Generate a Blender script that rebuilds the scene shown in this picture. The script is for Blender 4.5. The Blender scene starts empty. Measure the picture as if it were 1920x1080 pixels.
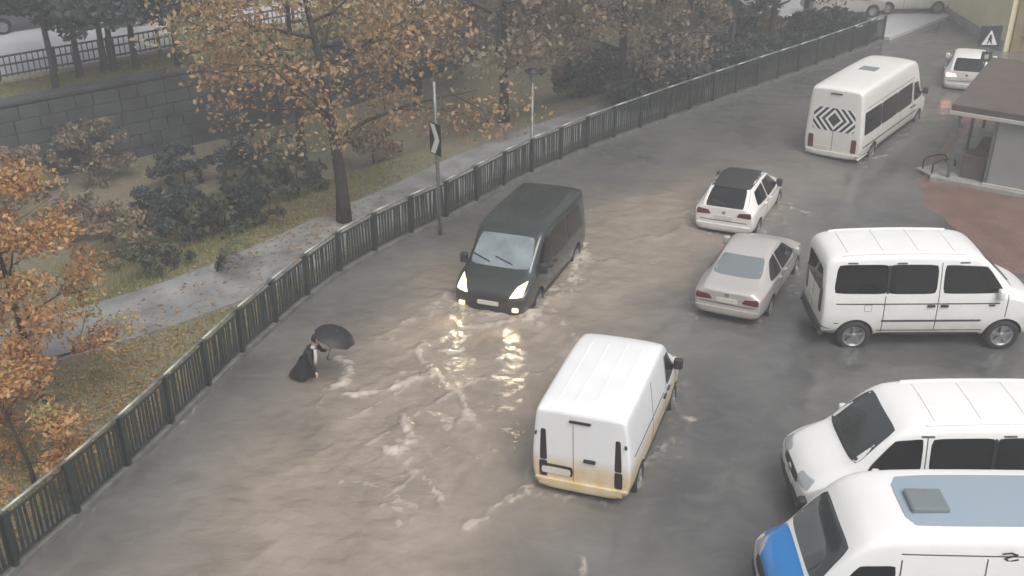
import bpy, bmesh, math, random
import numpy as np
from mathutils import Vector, Matrix
from mathutils.bvhtree import BVHTree
random.seed(7); rng = np.random.default_rng(7)
R = math.radians
S = bpy.context.scene
C = S.collection

# ------------------------------------------------------------------ camera, sky, sun, exposure
FPX, HC = 2000.0, 12.63
PIT = math.atan(1027/2000.0)
cam = bpy.data.cameras.new('camera'); cam.sensor_width = 36; cam.lens = 36*FPX/1920
cam.clip_start = .1; cam.clip_end = 2000
co = bpy.data.objects.new('camera', cam); C.objects.link(co)
co.location = (0, 0, HC); co.rotation_euler = (math.pi/2-PIT, 0, 0); S.camera = co
SUN_EL, SUN_AZ = 58, 150       # azimuth: direction the light comes from, clockwise from +Y
w = bpy.data.worlds.new('World'); S.world = w; w.use_nodes = True
nt = w.node_tree; bg = nt.nodes['Background']
sky = nt.nodes.new('ShaderNodeTexSky'); sky.sky_type = 'NISHITA'; sky.sun_disc = False
sky.sun_elevation = R(SUN_EL); sky.sun_rotation = R(SUN_AZ)
sky.air_density = 1.0; sky.dust_density = 6.0; sky.ozone_density = 1.0
hs = nt.nodes.new('ShaderNodeHueSaturation'); hs.inputs['Saturation'].default_value = .22
nt.links.new(sky.outputs[0], hs.inputs['Color']); nt.links.new(hs.outputs[0], bg.inputs[0])
bg.inputs[1].default_value = .125
sl = bpy.data.lights.new('sun', 'SUN'); sl.energy = 1.0; sl.angle = R(40); sl.color = (1, .96, .9)
so = bpy.data.objects.new('sun', sl); C.objects.link(so)
az, el = R(SUN_AZ), R(SUN_EL)
sd_ = Vector((math.sin(az)*math.cos(el), math.cos(az)*math.cos(el), math.sin(el)))
so.rotation_euler = sd_.to_track_quat('Z', 'Y').to_euler(); so.location = (0, 0, 40)
S.view_settings.view_transform = 'Standard'; S.view_settings.look = 'None'
S.view_settings.gamma = 1; S.view_settings.exposure = 0.48; S.view_settings.use_curve_mapping = False

def G(x, y, z=0.0):                 # pixel of the photograph -> point on the level z
    a = (x-960)/FPX; b = -(y-540)/FPX
    d = (a, math.cos(PIT)+b*math.sin(PIT), -math.sin(PIT)+b*math.cos(PIT))
    t = (z-HC)/d[2]
    return Vector((a*t, d[1]*t, z))

# ------------------------------------------------------------------ materials
M = {}
def mat(name, col, rough=.5, metal=0, coat=0, emis=None, estr=0, spec=.5, var=0, vscale=8, bump=0, bscale=30, ramp=None, coatr=.08, dirt_or_glow=None):
    m = bpy.data.materials.new(name); m.use_nodes = True; M[name] = m
    n = m.node_tree; b = n.nodes['Principled BSDF']
    b.inputs['Base Color'].default_value = (*col, 1); b.inputs['Roughness'].default_value = rough
    b.inputs['Metallic'].default_value = metal; b.inputs['Coat Weight'].default_value = coat
    b.inputs['Coat Roughness'].default_value = coatr; b.inputs['Specular IOR Level'].default_value = spec
    if emis: b.inputs['Emission Color'].default_value = (*emis, 1); b.inputs['Emission Strength'].default_value = estr
    if var or bump or ramp or dirt_or_glow:
        tc = n.nodes.new('ShaderNodeTexCoord')
    if var or ramp:
        nz = n.nodes.new('ShaderNodeTexNoise'); nz.inputs['Scale'].default_value = vscale; nz.inputs['Detail'].default_value = 6
        n.links.new(tc.outputs['Object'], nz.inputs['Vector'])
        r = n.nodes.new('ShaderNodeValToRGB'); n.links.new(nz.outputs[0], r.inputs[0])
        if ramp:
            els = r.color_ramp.elements
            while len(els) < len(ramp): els.new(.5)
            for e, (p, c) in zip(els, ramp): e.position = p; e.color = (*c, 1)
        else:
            r.color_ramp.elements[0].position = .3; r.color_ramp.elements[1].position = .7
            r.color_ramp.elements[0].color = (*[c*(1-var) for c in col], 1)
            r.color_ramp.elements[1].color = (*[min(1, c*(1+var)) for c in col], 1)
        n.links.new(r.outputs[0], b.inputs['Base Color'])
    if dirt_or_glow:                         # lower panels
        dcol, z0, z1, amt, lo_ = (*dirt_or_glow, .25)[:5]
        sx = n.nodes.new('ShaderNodeSeparateXYZ'); n.links.new(tc.outputs['Object'], sx.inputs[0])
        mr = n.nodes.new('ShaderNodeMapRange'); mr.inputs[1].default_value = z0; mr.inputs[2].default_value = z1
        mr.inputs[3].default_value = 1; mr.inputs[4].default_value = 0
        n.links.new(sx.outputs[2], mr.inputs[0])
        nd = n.nodes.new('ShaderNodeTexNoise'); nd.inputs['Scale'].default_value = 3.5; nd.inputs['Detail'].default_value = 7
        n.links.new(tc.outputs['Object'], nd.inputs['Vector'])
        mm = n.nodes.new('ShaderNodeMath'); mm.operation = 'MULTIPLY'; n.links.new(mr.outputs[0], mm.inputs[0])
        mr2 = n.nodes.new('ShaderNodeMapRange'); mr2.inputs[1].default_value = .3; mr2.inputs[2].default_value = .65; mr2.inputs[3].default_value = lo_; mr2.inputs[4].default_value = amt
        n.links.new(nd.outputs[0], mr2.inputs[0]); n.links.new(mr2.outputs[0], mm.inputs[1])
        mx = n.nodes.new('ShaderNodeMix'); mx.data_type = 'RGBA'
        n.links.new(mm.outputs[0], mx.inputs['Factor'])
        if b.inputs['Base Color'].is_linked: n.links.new(b.inputs['Base Color'].links[0].from_socket, mx.inputs['A'])
        else: mx.inputs['A'].default_value = (*col, 1)
        mx.inputs['B'].default_value = (*dcol, 1)
        n.links.new(mx.outputs['Result'], b.inputs['Base Color'])
    if bump:
        nb = n.nodes.new('ShaderNodeTexNoise'); nb.inputs['Scale'].default_value = bscale; nb.inputs['Detail'].default_value = 8
        n.links.new(tc.outputs['Object'], nb.inputs['Vector'])
        bp = n.nodes.new('ShaderNodeBump'); bp.inputs['Strength'].default_value = bump; bp.inputs['Distance'].default_value = .05
        n.links.new(nb.outputs[0], bp.inputs['Height']); n.links.new(bp.outputs[0], b.inputs['Normal'])
    return m
MUD = (.24, .185, .12)
mat('white_paint', (.78, .78, .77), .35, coat=.5, var=.03, vscale=2, dirt_or_glow=(MUD, .25, 1.0, .6))
mat('warm_white_paint', (.77, .735, .715), .35, coat=.5, var=.03, vscale=2, dirt_or_glow=(MUD, .25, .8, .6))
mat('glow_tinted_white_paint', (.76, .77, .78), .35, coat=.4, var=.03, vscale=2, dirt_or_glow=((.58, .42, .19), .80, 1.15, .95, .6))  # amber lamp glow and water reflection painted into the lower body colour
mat('cream_white_paint', (.74, .73, .69), .38, coat=.4, var=.03, vscale=2, dirt_or_glow=((.4, .34, .24), .2, 1.3, .6))
mat('silver_paint', (.50, .475, .45), .35, metal=.25, coat=.5, dirt_or_glow=(MUD, .1, .8, .5))
mat('dark_paint', (.02, .029, .028), .22, coat=.6, dirt_or_glow=((.1, .075, .05), .1, 1.1, .9))
mat('blue_paint', (.01, .2, .55), .3, coat=.6)
mat('grey_paint', (.09, .095, .11), .35, coat=.4)
mat('glass_dark', (.006, .007, .008), .05, spec=.45, ramp=[(.35, (.003, .003, .004)), (.6, (.006, .007, .008)), (.75, (.014, .015, .016))], vscale=2.2)
mat('glass_screen', (.03, .04, .042), .05, spec=.9)
mat('glass_sky_sheen', (.19, .23, .25), .1, spec=.9, var=.25, vscale=3)  # sky reflection on the dark van's windscreen, painted as a pale base colour
mat('glass_grey', (.16, .19, .2), .12, spec=.7)
mat('roof_glass', (.27, .34, .40), .12, spec=.8)
mat('rubber', (.018, .018, .018), .75, var=.3, vscale=14)
mat('rim_metal', (.42, .42, .43), .35, metal=.8)
mat('black_plastic', (.025, .025, .026), .5)
mat('seam', (.06, .06, .06), .7)
mat('headlamp_on', (.9, .85, .7), .2, emis=(1, .78, .42), estr=1.35)
mat('foglamp_on', (.9, .8, .6), .2, emis=(1, .74, .38), estr=1.2)
mat('headlamp_off', (.35, .37, .38), .12, spec=.8)
mat('taillamp', (.10, .012, .01), .15, spec=.7)
mat('dark_taillamp', (.02, .011, .01), .15, spec=.7)
mat('brakelamp_on', (.8, .1, .08), .2, emis=(1, .38, .28), estr=3.2)
mat('platelamp_on', (.9, .7, .4), .2, emis=(1, .62, .2), estr=4)
mat('plate', (.6, .58, .5), .5, var=.1, vscale=30)
mat('chrome', (.6, .6, .6), .2, metal=1)
mat('fence_paint', (.022, .03, .026), .35, coat=.2, var=.4, vscale=5)
mat('handrail', (.26, .27, .24), .3, metal=.3, var=.3, vscale=5)
mat('concrete', (.30, .295, .275), .7, var=.25, vscale=3, bump=.3)
mat('dark_concrete', (.13, .13, .12), .6, var=.35, vscale=4, bump=.3)
mat('path_paving', (.22, .222, .218), .4, var=.35, vscale=1.2, bump=.25, bscale=14)
mat('asphalt', (.05, .05, .05), .5, var=.2, vscale=4, bump=.3, bscale=60)
mat('wet_asphalt', (.12, .12, .12), .22, var=.25, vscale=.6, bump=.12, bscale=30)
mat('pale_road', (.48, .48, .50), .4, var=.12, vscale=.5, bump=.1)
mat('red_paving', (.2, .115, .095), .35, var=.25, vscale=1.2, bump=.3, bscale=10)
_m = M['red_paving'].node_tree; _b = _m.nodes['Principled BSDF']
_tc = _m.nodes.new('ShaderNodeTexCoord'); _mp = _m.nodes.new('ShaderNodeMapping'); _mp.inputs['Rotation'].default_value = (0, 0, .9); _m.links.new(_tc.outputs['Object'], _mp.inputs[0])
_bk = _m.nodes.new('ShaderNodeTexBrick'); _bk.inputs['Scale'].default_value = 2.2; _bk.inputs['Mortar Size'].default_value = .03; _bk.inputs['Color1'].default_value = (1, 1, 1, 1); _bk.inputs['Color2'].default_value = (.78, .78, .78, 1); _bk.inputs['Mortar'].default_value = (.5, .5, .5, 1)
_m.links.new(_mp.outputs[0], _bk.inputs['Vector']); _mx = _m.nodes.new('ShaderNodeMix'); _mx.data_type = 'RGBA'; _mx.blend_type = 'MULTIPLY'; _mx.inputs['Factor'].default_value = .8
_m.links.new(_b.inputs['Base Color'].links[0].from_socket, _mx.inputs['A']); _m.links.new(_bk.outputs['Color'], _mx.inputs['B']); _m.links.new(_mx.outputs['Result'], _b.inputs['Base Color'])
mat('wall_stone', (.05, .055, .058), .8, var=.45, vscale=1.3, bump=.6, bscale=5)
mat('bark', (.035, .028, .022), .85, var=.4, vscale=9, bump=.6, bscale=20)
mat('bark_pale', (.06, .06, .065), .85, var=.35, vscale=9, bump=.5)
mat('pole_grey', (.16, .165, .165), .4, metal=.4, var=.15)
mat('black', (.012, .012, .012), .5)
mat('sign_white', (.75, .75, .73), .4)
mat('sign_blue', (.035, .05, .06), .35)
mat('cream_wall', (.76, .69, .45), .8, var=.08, vscale=.7, bump=.15)
mat('ochre_wall', (.22, .17, .08), .8, var=.2, vscale=1.5)
mat('roof_brown', (.10, .075, .066), .45, var=.2, vscale=2)
mat('fascia', (.45, .42, .38), .5)
mat('booth_panel', (.26, .27, .255), .35, var=.1, vscale=1)
mat('skin', (.5, .36, .28), .5)
mat('coat_cloth', (.014, .013, .014), .8, var=.3, vscale=20, bump=.3)
mat('scarf_cloth', (.55, .54, .52), .85)
mat('hair', (.02, .014, .01), .6)
mat('umbrella_cloth', (.012, .012, .014), .55, bump=.1)
mat('wood', (.09, .06, .04), .6, var=.3)

def leafmat(name, cols, rough=.6):
    m = bpy.data.materials.new(name); m.use_nodes = True; M[name] = m
    n = m.node_tree; b = n.nodes['Principled BSDF']; b.inputs['Roughness'].default_value = rough
    a = n.nodes.new('ShaderNodeAttribute'); a.attribute_name = 'tone'
    r = n.nodes.new('ShaderNodeValToRGB'); n.links.new(a.outputs['Fac'], r.inputs[0])
    els = r.color_ramp.elements
    while len(els) < len(cols): els.new(.5)
    for i, (e, c) in enumerate(zip(els, cols)): e.position = i/(len(cols)-1); e.color = (*c, 1)
    n.links.new(r.outputs[0], b.inputs['Base Color'])
    t = n.nodes.new('ShaderNodeBsdfTranslucent'); n.links.new(r.outputs[0], t.inputs[0])
    mx = n.nodes.new('ShaderNodeMixShader'); mx.inputs[0].default_value = .3
    n.links.new(b.outputs[0], mx.inputs[1]); n.links.new(t.outputs[0], mx.inputs[2])
    n.links.new(mx.outputs[0], n.nodes['Material Output'].inputs[0])
leafmat('leaf_orange', [(.16, .11, .065), (.27, .17, .09), (.38, .23, .115), (.43, .30, .165), (.25, .23, .12)])
leafmat('leaf_bright', [(.19, .10, .045), (.36, .18, .07), (.48, .255, .10), (.54, .36, .19), (.31, .28, .12)])
leafmat('leaf_brown', [(.13, .10, .075), (.22, .16, .11), (.30, .215, .145), (.25, .215, .14), (.18, .185, .115)])
leafmat('leaf_yellow', [(.17, .15, .07), (.3, .26, .12), (.42, .37, .2), (.26, .25, .13), (.18, .19, .1)])
leafmat('leaf_dark', [(.028, .04, .04), (.045, .06, .06), (.07, .085, .085), (.05, .065, .068), (.085, .09, .08)])
leafmat('leaf_green', [(.05, .07, .045), (.08, .1, .055), (.12, .135, .075), (.15, .145, .085), (.09, .11, .065)])
leafmat('grass', [(.13, .17, .05), (.21, .23, .07), (.30, .27, .09), (.36, .28, .11), (.17, .22, .07)])
leafmat('litter', [(.16, .09, .04), (.3, .16, .06), (.44, .24, .09), (.48, .32, .15), (.27, .2, .1)])

# ------------------------------------------------------------------ helpers
def tag(o, label=None, cat=None, group=None, kind=None):
    if label: o['label'] = label
    if cat: o['category'] = cat
    if group: o['group'] = group
    if kind: o['kind'] = kind
    return o
def empty(name, loc=(0, 0, 0), rz=0, label=None, cat=None, group=None):
    o = bpy.data.objects.new(name, None); C.objects.link(o); o.location = loc; o.rotation_euler = (0, 0, rz)
    o.empty_display_size = .2
    return tag(o, label, cat, group)
def link(name, me, m=None, parent=None, smooth=False):
    if m and not me.materials: me.materials.append(M[m])
    o = bpy.data.objects.new(name, me); C.objects.link(o); o.parent = parent
    if smooth and len(me.polygons): me.polygons.foreach_set('use_smooth', [True]*len(me.polygons))
    return o
def mobj(name, bm, m, parent=None, smooth=False):
    me = bpy.data.meshes.new(name); bm.normal_update(); bm.to_mesh(me); bm.free()
    return link(name, me, m, parent, smooth)
def nmesh(name, V, F, attrs=None):
    """fast mesh: V (n,3), F (m,k)"""
    me = bpy.data.meshes.new(name); V = np.asarray(V, np.float32); F = np.asarray(F, np.int32)
    me.vertices.add(len(V)); me.vertices.foreach_set('co', V.ravel())
    k = F.shape[1]; me.loops.add(F.size); me.loops.foreach_set('vertex_index', F.ravel())
    me.polygons.add(len(F)); me.polygons.foreach_set('loop_start', np.arange(0, F.size, k, dtype=np.int32))
    me.polygons.foreach_set('loop_total', np.full(len(F), k, np.int32))
    for nm, (dom, arr) in (attrs or {}).items():
        a = me.attributes.new(nm, 'FLOAT', dom); a.data.foreach_set('value', np.asarray(arr, np.float32))
    me.update(calc_edges=True)
    return me
def box(bm, x0, x1, y0, y1, z0, z1, mtx=None, bev=0):
    vs = [bm.verts.new((x, y, z)) for z in (z0, z1) for y in (y0, y1) for x in (x0, x1)]
    for f in ((0, 2, 3, 1), (4, 5, 7, 6), (0, 1, 5, 4), (2, 6, 7, 3), (0, 4, 6, 2), (1, 3, 7, 5)): bm.faces.new([vs[i] for i in f])
    if bev:
        es = list({e for v in vs for e in v.link_edges})
        r = bmesh.ops.bevel(bm, geom=es, offset=bev, segments=2, affect='EDGES', profile=.5)
        vs = list({v for f in r['faces'] for v in f.verts} | {v for v in vs if v.is_valid})
    if mtx: bmesh.ops.transform(bm, matrix=mtx, verts=vs)
    return vs
def tube(bm, pts, rads, n=8, cap=True):
    pts = [Vector(p) for p in pts]
    if not hasattr(rads, '__len__'): rads = [rads]*len(pts)
    rings = []; up = None
    for i, p in enumerate(pts):
        t = (pts[min(i+1, len(pts)-1)]-pts[max(i-1, 0)]).normalized()
        if up is None: up = Vector((0, 0, 1)) if abs(t.z) < .9 else Vector((1, 0, 0))
        a = t.cross(up).normalized(); b = a.cross(t).normalized(); up = b
        rings.append([bm.verts.new(p+(a*math.cos(q)+b*math.sin(q))*rads[i]) for q in [2*math.pi*j/n for j in range(n)]])
    for r0, r1 in zip(rings, rings[1:]):
        for j in range(n): bm.faces.new((r0[j], r0[(j+1) % n], r1[(j+1) % n], r1[j]))
    if cap: bm.faces.new(rings[0][::-1]); bm.faces.new(rings[-1])
def lathe(bm, prof, n=24, axis='Z', off=(0, 0, 0)):
    rings = []
    for r, h in prof:
        ring = []
        for j in range(n):
            q = 2*math.pi*j/n; c, s = r*math.cos(q), r*math.sin(q)
            v = (c, s, h) if axis == 'Z' else (c, h, s)
            ring.append(bm.verts.new(Vector(v)+Vector(off)))
        rings.append(ring)
    for a, b in zip(rings, rings[1:]):
        for j in range(n): bm.faces.new((a[j], a[(j+1) % n], b[(j+1) % n], b[j]))
    return rings
def poly(bm, pts, z=None, th=0):
    vs = [bm.verts.new(p) for p in pts]; f = bm.faces.new(vs)
    if th:
        r = bmesh.ops.extrude_face_region(bm, geom=[f]); bmesh.ops.translate(bm, vec=(0, 0, -th), verts=[v for v in r['geom'] if isinstance(v, bmesh.types.BMVert)])
    return vs

# ------------------------------------------------------------------ the fence line and levels
FL = [(-14, -3), (-11.6, 4), (-9.75, 10.0), (-8.48, 13.95), (-7.92, 15.42), (-7.46, 16.8), (-7.03, 18.2), (-6.64, 19.6), (-6.05, 21.6), (-5.05, 24.3), (-4.34, 25.75),
      (-3.5, 27.0), (-2.57, 28.2), (-1.72, 29.25), (-.73, 30.75), (.34, 32.3), (1.49, 33.65), (2.78, 35.2), (4.1, 36.55), (5.6, 38.1), (9.31, 41.8), (12.8, 45.2), (17.5, 50.0)]
FLx = np.array(FL+[(24, 56.6), (40, 73), (120, 155)], float)
def sdist(P):                        # signed distance to the fence line, + on the road side
    P = np.asarray(P, float); best = np.full(len(P), 1e9); sg = np.ones(len(P))
    for a, b in zip(FLx[:-1], FLx[1:]):
        ab = b-a; t = np.clip(((P-a)@ab)/(ab@ab), 0, 1)
        q = a+t[:, None]*ab; d = np.hypot(*(P-q).T)
        cr = ab[0]*(P[:, 1]-a[1])-ab[1]*(P[:, 0]-a[0])
        m = d < best-1e-9; best[m] = d[m]; sg[m] = np.where(cr[m] > 0, -1, 1)
    return best*sg
TA, TB = np.array((-17.0, 34.3)), np.array((-9.8, 40.3))       # retaining wall line
tdir = (TB-TA)/np.linalg.norm(TB-TA); tnor = np.array((-tdir[1], tdir[0]))
ZT = 1.8
def tdist(P): return (np.asarray(P, float)-TA)@tnor             # + beyond the wall
sm = lambda x, a, b: (lambda t: t*t*(3-2*t))(np.clip((x-a)/(b-a), 0, 1))
def bed(P):
    d = sdist(P); return -.04-.40*np.clip(1-(d-2)/12, 0, 1)
def ground_z(P):
    P = np.asarray(P, float); s = sdist(P); t = tdist(P)
    left = .11-1.1*sm(-s, 3.6, 7.5)*(1-sm(P[:, 1], 41, 50))
    left = np.where(t > .2, ZT, left)
    return np.where(s > -.1, bed(P)-.08, left)
def bz(x, y): return float(bed([(x, y)])[0])
def gz(x, y): return float(ground_z([(x, y)])[0])

def grid(xs, ys, zf, keep=None, attrs=None, name='grid'):
    X, Y = np.meshgrid(xs, ys); P = np.c_[X.ravel(), Y.ravel()]
    nx, ny = len(xs), len(ys); i = np.arange(nx*ny).reshape(ny, nx)
    F = np.c_[i[:-1, :-1].ravel(), i[:-1, 1:].ravel(), i[1:, 1:].ravel(), i[1:, :-1].ravel()]
    if keep is not None:
        k = keep(P); F = F[k[F].all(1)]
        u, inv = np.unique(F, return_inverse=True); P = P[u]; F = inv.reshape(F.shape)
    Z = zf(P); return P, Z, F

def axis(a, b, step, far, nfar=10):
    core = np.arange(a, b+step/2, step)
    lo = a-(np.geomspace(1, far+1, nfar)-1)[1:][::-1]; hi = b+(np.geomspace(1, far+1, nfar)-1)[1:]
    return np.r_[lo, core, hi]
P, Z, F = grid(axis(-30, 30, .25, 250), axis(6, 62, .25, 250), ground_z)
sg = sdist(P)
me = nmesh('ground', np.c_[P, Z], F)
m = bpy.data.materials.new('ground'); m.use_nodes = True; M['ground'] = m
n = m.node_tree; b = n.nodes['Principled BSDF']; b.inputs['Roughness'].default_value = .8
tc = n.nodes.new('ShaderNodeTexCoord')
n1 = n.nodes.new('ShaderNodeTexNoise'); n1.inputs['Scale'].default_value = .35; n1.inputs['Detail'].default_value = 8
n2 = n.nodes.new('ShaderNodeTexNoise'); n2.inputs['Scale'].default_value = 6; n2.inputs['Detail'].default_value = 8
for q in (n1, n2): n.links.new(tc.outputs['Object'], q.inputs['Vector'])
r1 = n.nodes.new('ShaderNodeValToRGB'); e = r1.color_ramp.elements
e[0].position = .35; e[0].color = (.12, .125, .07, 1); e[1].position = .65; e[1].color = (.2, .165, .11, 1)
r2 = n.nodes.new('ShaderNodeValToRGB'); e = r2.color_ramp.elements
e[0].position = .35; e[0].color = (.09, .088, .07, 1); e[1].position = .7; e[1].color = (.25, .21, .13, 1)
n.links.new(n1.outputs[0], r1.inputs[0]); n.links.new(n2.outputs[0], r2.inputs[0])
mx = n.nodes.new('ShaderNodeMix'); mx.data_type = 'RGBA'; mx.inputs['Factor'].default_value = .5
n.links.new(r1.outputs[0], mx.inputs['A']); n.links.new(r2.outputs[0], mx.inputs['B']); n.links.new(mx.outputs['Result'], b.inputs['Base Color'])
bp = n.nodes.new('ShaderNodeBump'); bp.inputs['Strength'].default_value = .6; bp.inputs['Distance'].default_value = .1
n.links.new(n2.outputs[0], bp.inputs['Height']); n.links.new(bp.outputs[0], b.inputs['Normal'])
tag(link('ground', me, 'ground', smooth=True), kind='structure')

# road bed under the flood
P, Z, F = grid(axis(-14, 40, .5, 150), axis(2, 75, .5, 150), bed, keep=lambda P: sdist(P) > -.1)
tag(link('road', nmesh('road', np.c_[P, Z], F), 'asphalt', smooth=True), kind='structure')

# ------------------------------------------------------------------ flood water: real waves, foam and mud carried as attributes
foam_px = [  # (pixels, strength, half width in m)
    ([(668, 752), (720, 745), (770, 722), (812, 700)], 1.0, .11), ([(745, 850), (765, 820), (748, 795), (740, 780)], 1.1, .12),
    ([(735, 848), (775, 832)], 1.1, .1), ([(785, 640), (800, 690), (845, 740), (872, 790), (850, 800)], .8, .11),
    ([(775, 870), (800, 905), (850, 940)], .7, .09), ([(830, 655), (885, 635)], .7, .08), ([(890, 760), (960, 735), (1045, 685)], .35, .1),
    ([(880, 985), (930, 950), (985, 920)], .6, .1), ([(940, 930), (985, 905), (1000, 890)], .6, .12), ([(705, 940), (728, 965), (732, 1010)], .5, .08),
    ([(1085, 1030), (1108, 1070)], .5, .07), ([(640, 680), (650, 705), (628, 730)], .9, .2), ([(580, 775), (640, 745)], .4, .12),
    ([(1090, 492), (1140, 488)], .5, .1), ([(1010, 560), (1060, 600), (1100, 640)], .35, .2), ([(850, 590), (900, 612), (960, 612), (1015, 590)], .7, .16),
    ([(845, 560), (790, 590), (730, 640)], .4, .25), ([(1475, 385), (1510, 400)], .5, .12), ([(1280, 770), (1320, 790)], .45, .1),
    ([(1300, 600), (1220, 640)], .18, .2), ([(1625, 300), (1660, 290)], .5, .12), ([(330, 800), (350, 775), (380, 745)], .35, .08),
    ([(100, 1020), (150, 985), (205, 935)], .3, .06), ([(880, 860), (920, 850)], .5, .06), ([(760, 900), (790, 880)], .4, .05),
    ([(440, 940), (470, 935)], .25, .06), ([(620, 1040), (660, 1010), (650, 990)], .3, .06), ([(560, 880), (600, 860), (640, 845)], .3, .07),
    ([(1290, 410), (1260, 440), (1230, 455)], .3, .12)]
wakes = [(2.1, 18.0, 70, 4.5, 1.75, .6), (.38, 25.4, -112, 4.6, 1.95, 1.25), (12.85, 36.9, 53, 6.7, 1.95, .6), (6.92, 29.7, 64, 3.8, 1.72, .7), (6.23, 24.8, 63, 4.3, 1.7, .5), (19.1, 43.8, 66, 3.8, 1.7, .3)]
def nz2(P, s, seed):                 # cheap value noise
    r = np.random.default_rng(seed); T = r.random((256, 256)); q = P*s+1000.0
    i = np.floor(q).astype(int); f = q-i; f = f*f*(3-2*f)
    g = lambda a, b: T[(i[:, 0]+a) % 256, (i[:, 1]+b) % 256]
    return ((g(0, 0)*(1-f[:, 0])+g(1, 0)*f[:, 0])*(1-f[:, 1])+(g(0, 1)*(1-f[:, 0])+g(1, 1)*f[:, 0])*f[:, 1])*2-1
def water(P):
    s = sdist(P)
    # turbulence strongest in the deep half of the carriageway
    cx = G(800, 770); 
    turb = np.exp(-(((P[:, 0]-cx.x+.25*(P[:, 1]-cx.y)*-1)/3.0)**2+((P[:, 1]-cx.y)/6.0)**2))
    turb = np.maximum(turb, .55*np.exp(-((s-4.0)/2.8)**2)*(1-sm(P[:, 1], 26, 38)))
    # warped, flow-aligned ridges
    wq = P+np.c_[nz2(P, .35, 1), nz2(P, .35, 2)]*1.1
    u = wq@np.array((.62, .78)); v = wq@np.array((.78, -.62))
    q = np.c_[u*.45, v*1.25]
    rid = (1-np.abs(nz2(q, 1.0, 3)))**3*.55+(1-np.abs(nz2(q, 2.3, 4)))**3*.28
    q2 = np.c_[(wq@np.array((.9, -.43)))*.5, (wq@np.array((.43, .9)))*1.5]
    rid2 = (1-np.abs(nz2(q2, 1.1, 5)))**3*.4
    h = turb*(.075*rid+.06*rid2+.02*nz2(P, 5, 6))+.004*nz2(P, 2.2, 7)+.003*nz2(P, 5.5, 8)
    foam = np.zeros(len(P)); edge = nz2(P, 7, 9)*.5+nz2(P, 15, 10)*.5
    jit = P+np.c_[nz2(P, 1.6, 12), nz2(P, 1.6, 13)]*.28+np.c_[nz2(P, 5, 14), nz2(P, 5, 15)]*.1
    for pts, st, hw in foam_px:
        W = np.array([tuple(G(*p))[:2] for p in pts])
        lo = W.min(0)-1.2; hi = W.max(0)+1.2
        k = np.where(((P > lo) & (P < hi)).all(1))[0]
        if not len(k): continue
        d = np.full(len(k), 9.)
        for a, b in zip(W[:-1], W[1:]):
            ab = b-a; t = np.clip(((jit[k]-a)@ab)/(ab@ab), 0, 1); d = np.minimum(d, np.hypot(*(jit[k]-a-t[:, None]*ab).T))
        fo = np.exp(-(d/hw)**2); h[k] += fo*.05*min(1, st+.2)
        foam[k] = np.maximum(foam[k], st*fo*np.clip(.75+.9*edge[k], 0, 1.2))
    for (cx_, cy_, hd, L_, W_, st) in wakes:       # broken water round the wading vehicles
        c_, s_ = math.cos(R(hd)), math.sin(R(hd)); q = jit-np.array((cx_, cy_)); lx = q@np.array((c_, s_)); ly = q@np.array((-s_, c_))
        ox, oy = np.abs(lx)-L_/2, np.abs(ly)-W_/2; d = np.hypot(np.maximum(ox, 0), np.maximum(oy, 0))+np.minimum(np.maximum(ox, oy), 0)
        fo = np.exp(-((d-.08)/.2)**2); h += .022*st*fo*(.5+.5*edge)
        foam = np.maximum(foam, st*.75*fo*np.clip(.45+1.1*edge, 0, 1))
        bow = np.exp(-(((lx-L_/2-.25-.35*np.abs(ly)*-1)/.28)**2))*np.exp(-(ly/(W_*.75))**2); h += .07*st*bow*(st > .8)
        arm = np.abs(ly)-W_/2-.30*(L_/2-lx)*.55-.1; fa = np.exp(-(arm/.22)**2)*sm(L_/2+.2-lx, 0, .6)*(1-sm(L_/2-lx, 2, 5.5)); h += .035*st*fa
        foam = np.maximum(foam, st*.5*fa*np.clip(.3+1.2*edge, 0, 1))
    foam = np.maximum(foam, .42*sm(turb*rid+.25*edge*turb, .38, .62))
    mud = np.exp(-((s-5.2)/3.4)**2)*(1-.75*sm(P[:, 1], 24, 36))*(.8+.4*nz2(P, .5, 11))
    mud = np.clip(mud+.35*turb, 0, 1)
    return h, foam, mud, turb
xs = np.r_[np.arange(-11, 12, .07), np.arange(12, 24, .16), 24+np.geomspace(.3, 130, 24)]
ys = np.r_[np.arange(4, 12, .3), np.arange(12, 30, .07), np.arange(30, 52, .15), 52+np.geomspace(.3, 100, 24)]
P, Z, F = grid(xs, ys, lambda P: np.zeros(len(P)), keep=lambda P: sdist(P) > -.2)
h, foam, mud, turb = water(P)
me = nmesh('water', np.c_[P, h], F, {'foam': ('POINT', foam), 'mud': ('POINT', mud), 'turb': ('POINT', turb)})
m = bpy.data.materials.new('flood_water'); m.use_nodes = True; M['flood_water'] = m
n = m.node_tree; b = n.nodes['Principled BSDF']; b.inputs['IOR'].default_value = 1.5
def att(nm):
    a = n.nodes.new('ShaderNodeAttribute'); a.attribute_name = nm; return a.outputs['Fac']
tc = n.nodes.new('ShaderNodeTexCoord')
def noise(sc, det=6, rough=.55):
    q = n.nodes.new('ShaderNodeTexNoise'); q.inputs['Scale'].default_value = sc; q.inputs['Detail'].default_value = det; q.inputs['Roughness'].default_value = rough
    n.links.new(tc.outputs['Object'], q.inputs['Vector']); return q.outputs[0]
def math_(op, a, bb):
    q = n.nodes.new('ShaderNodeMath'); q.operation = op; q.use_clamp = False
    for i, x in enumerate((a, bb)):
        if isinstance(x, (int, float)): q.inputs[i].default_value = x
        else: n.links.new(x, q.inputs[i])
    return q.outputs[0]
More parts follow.
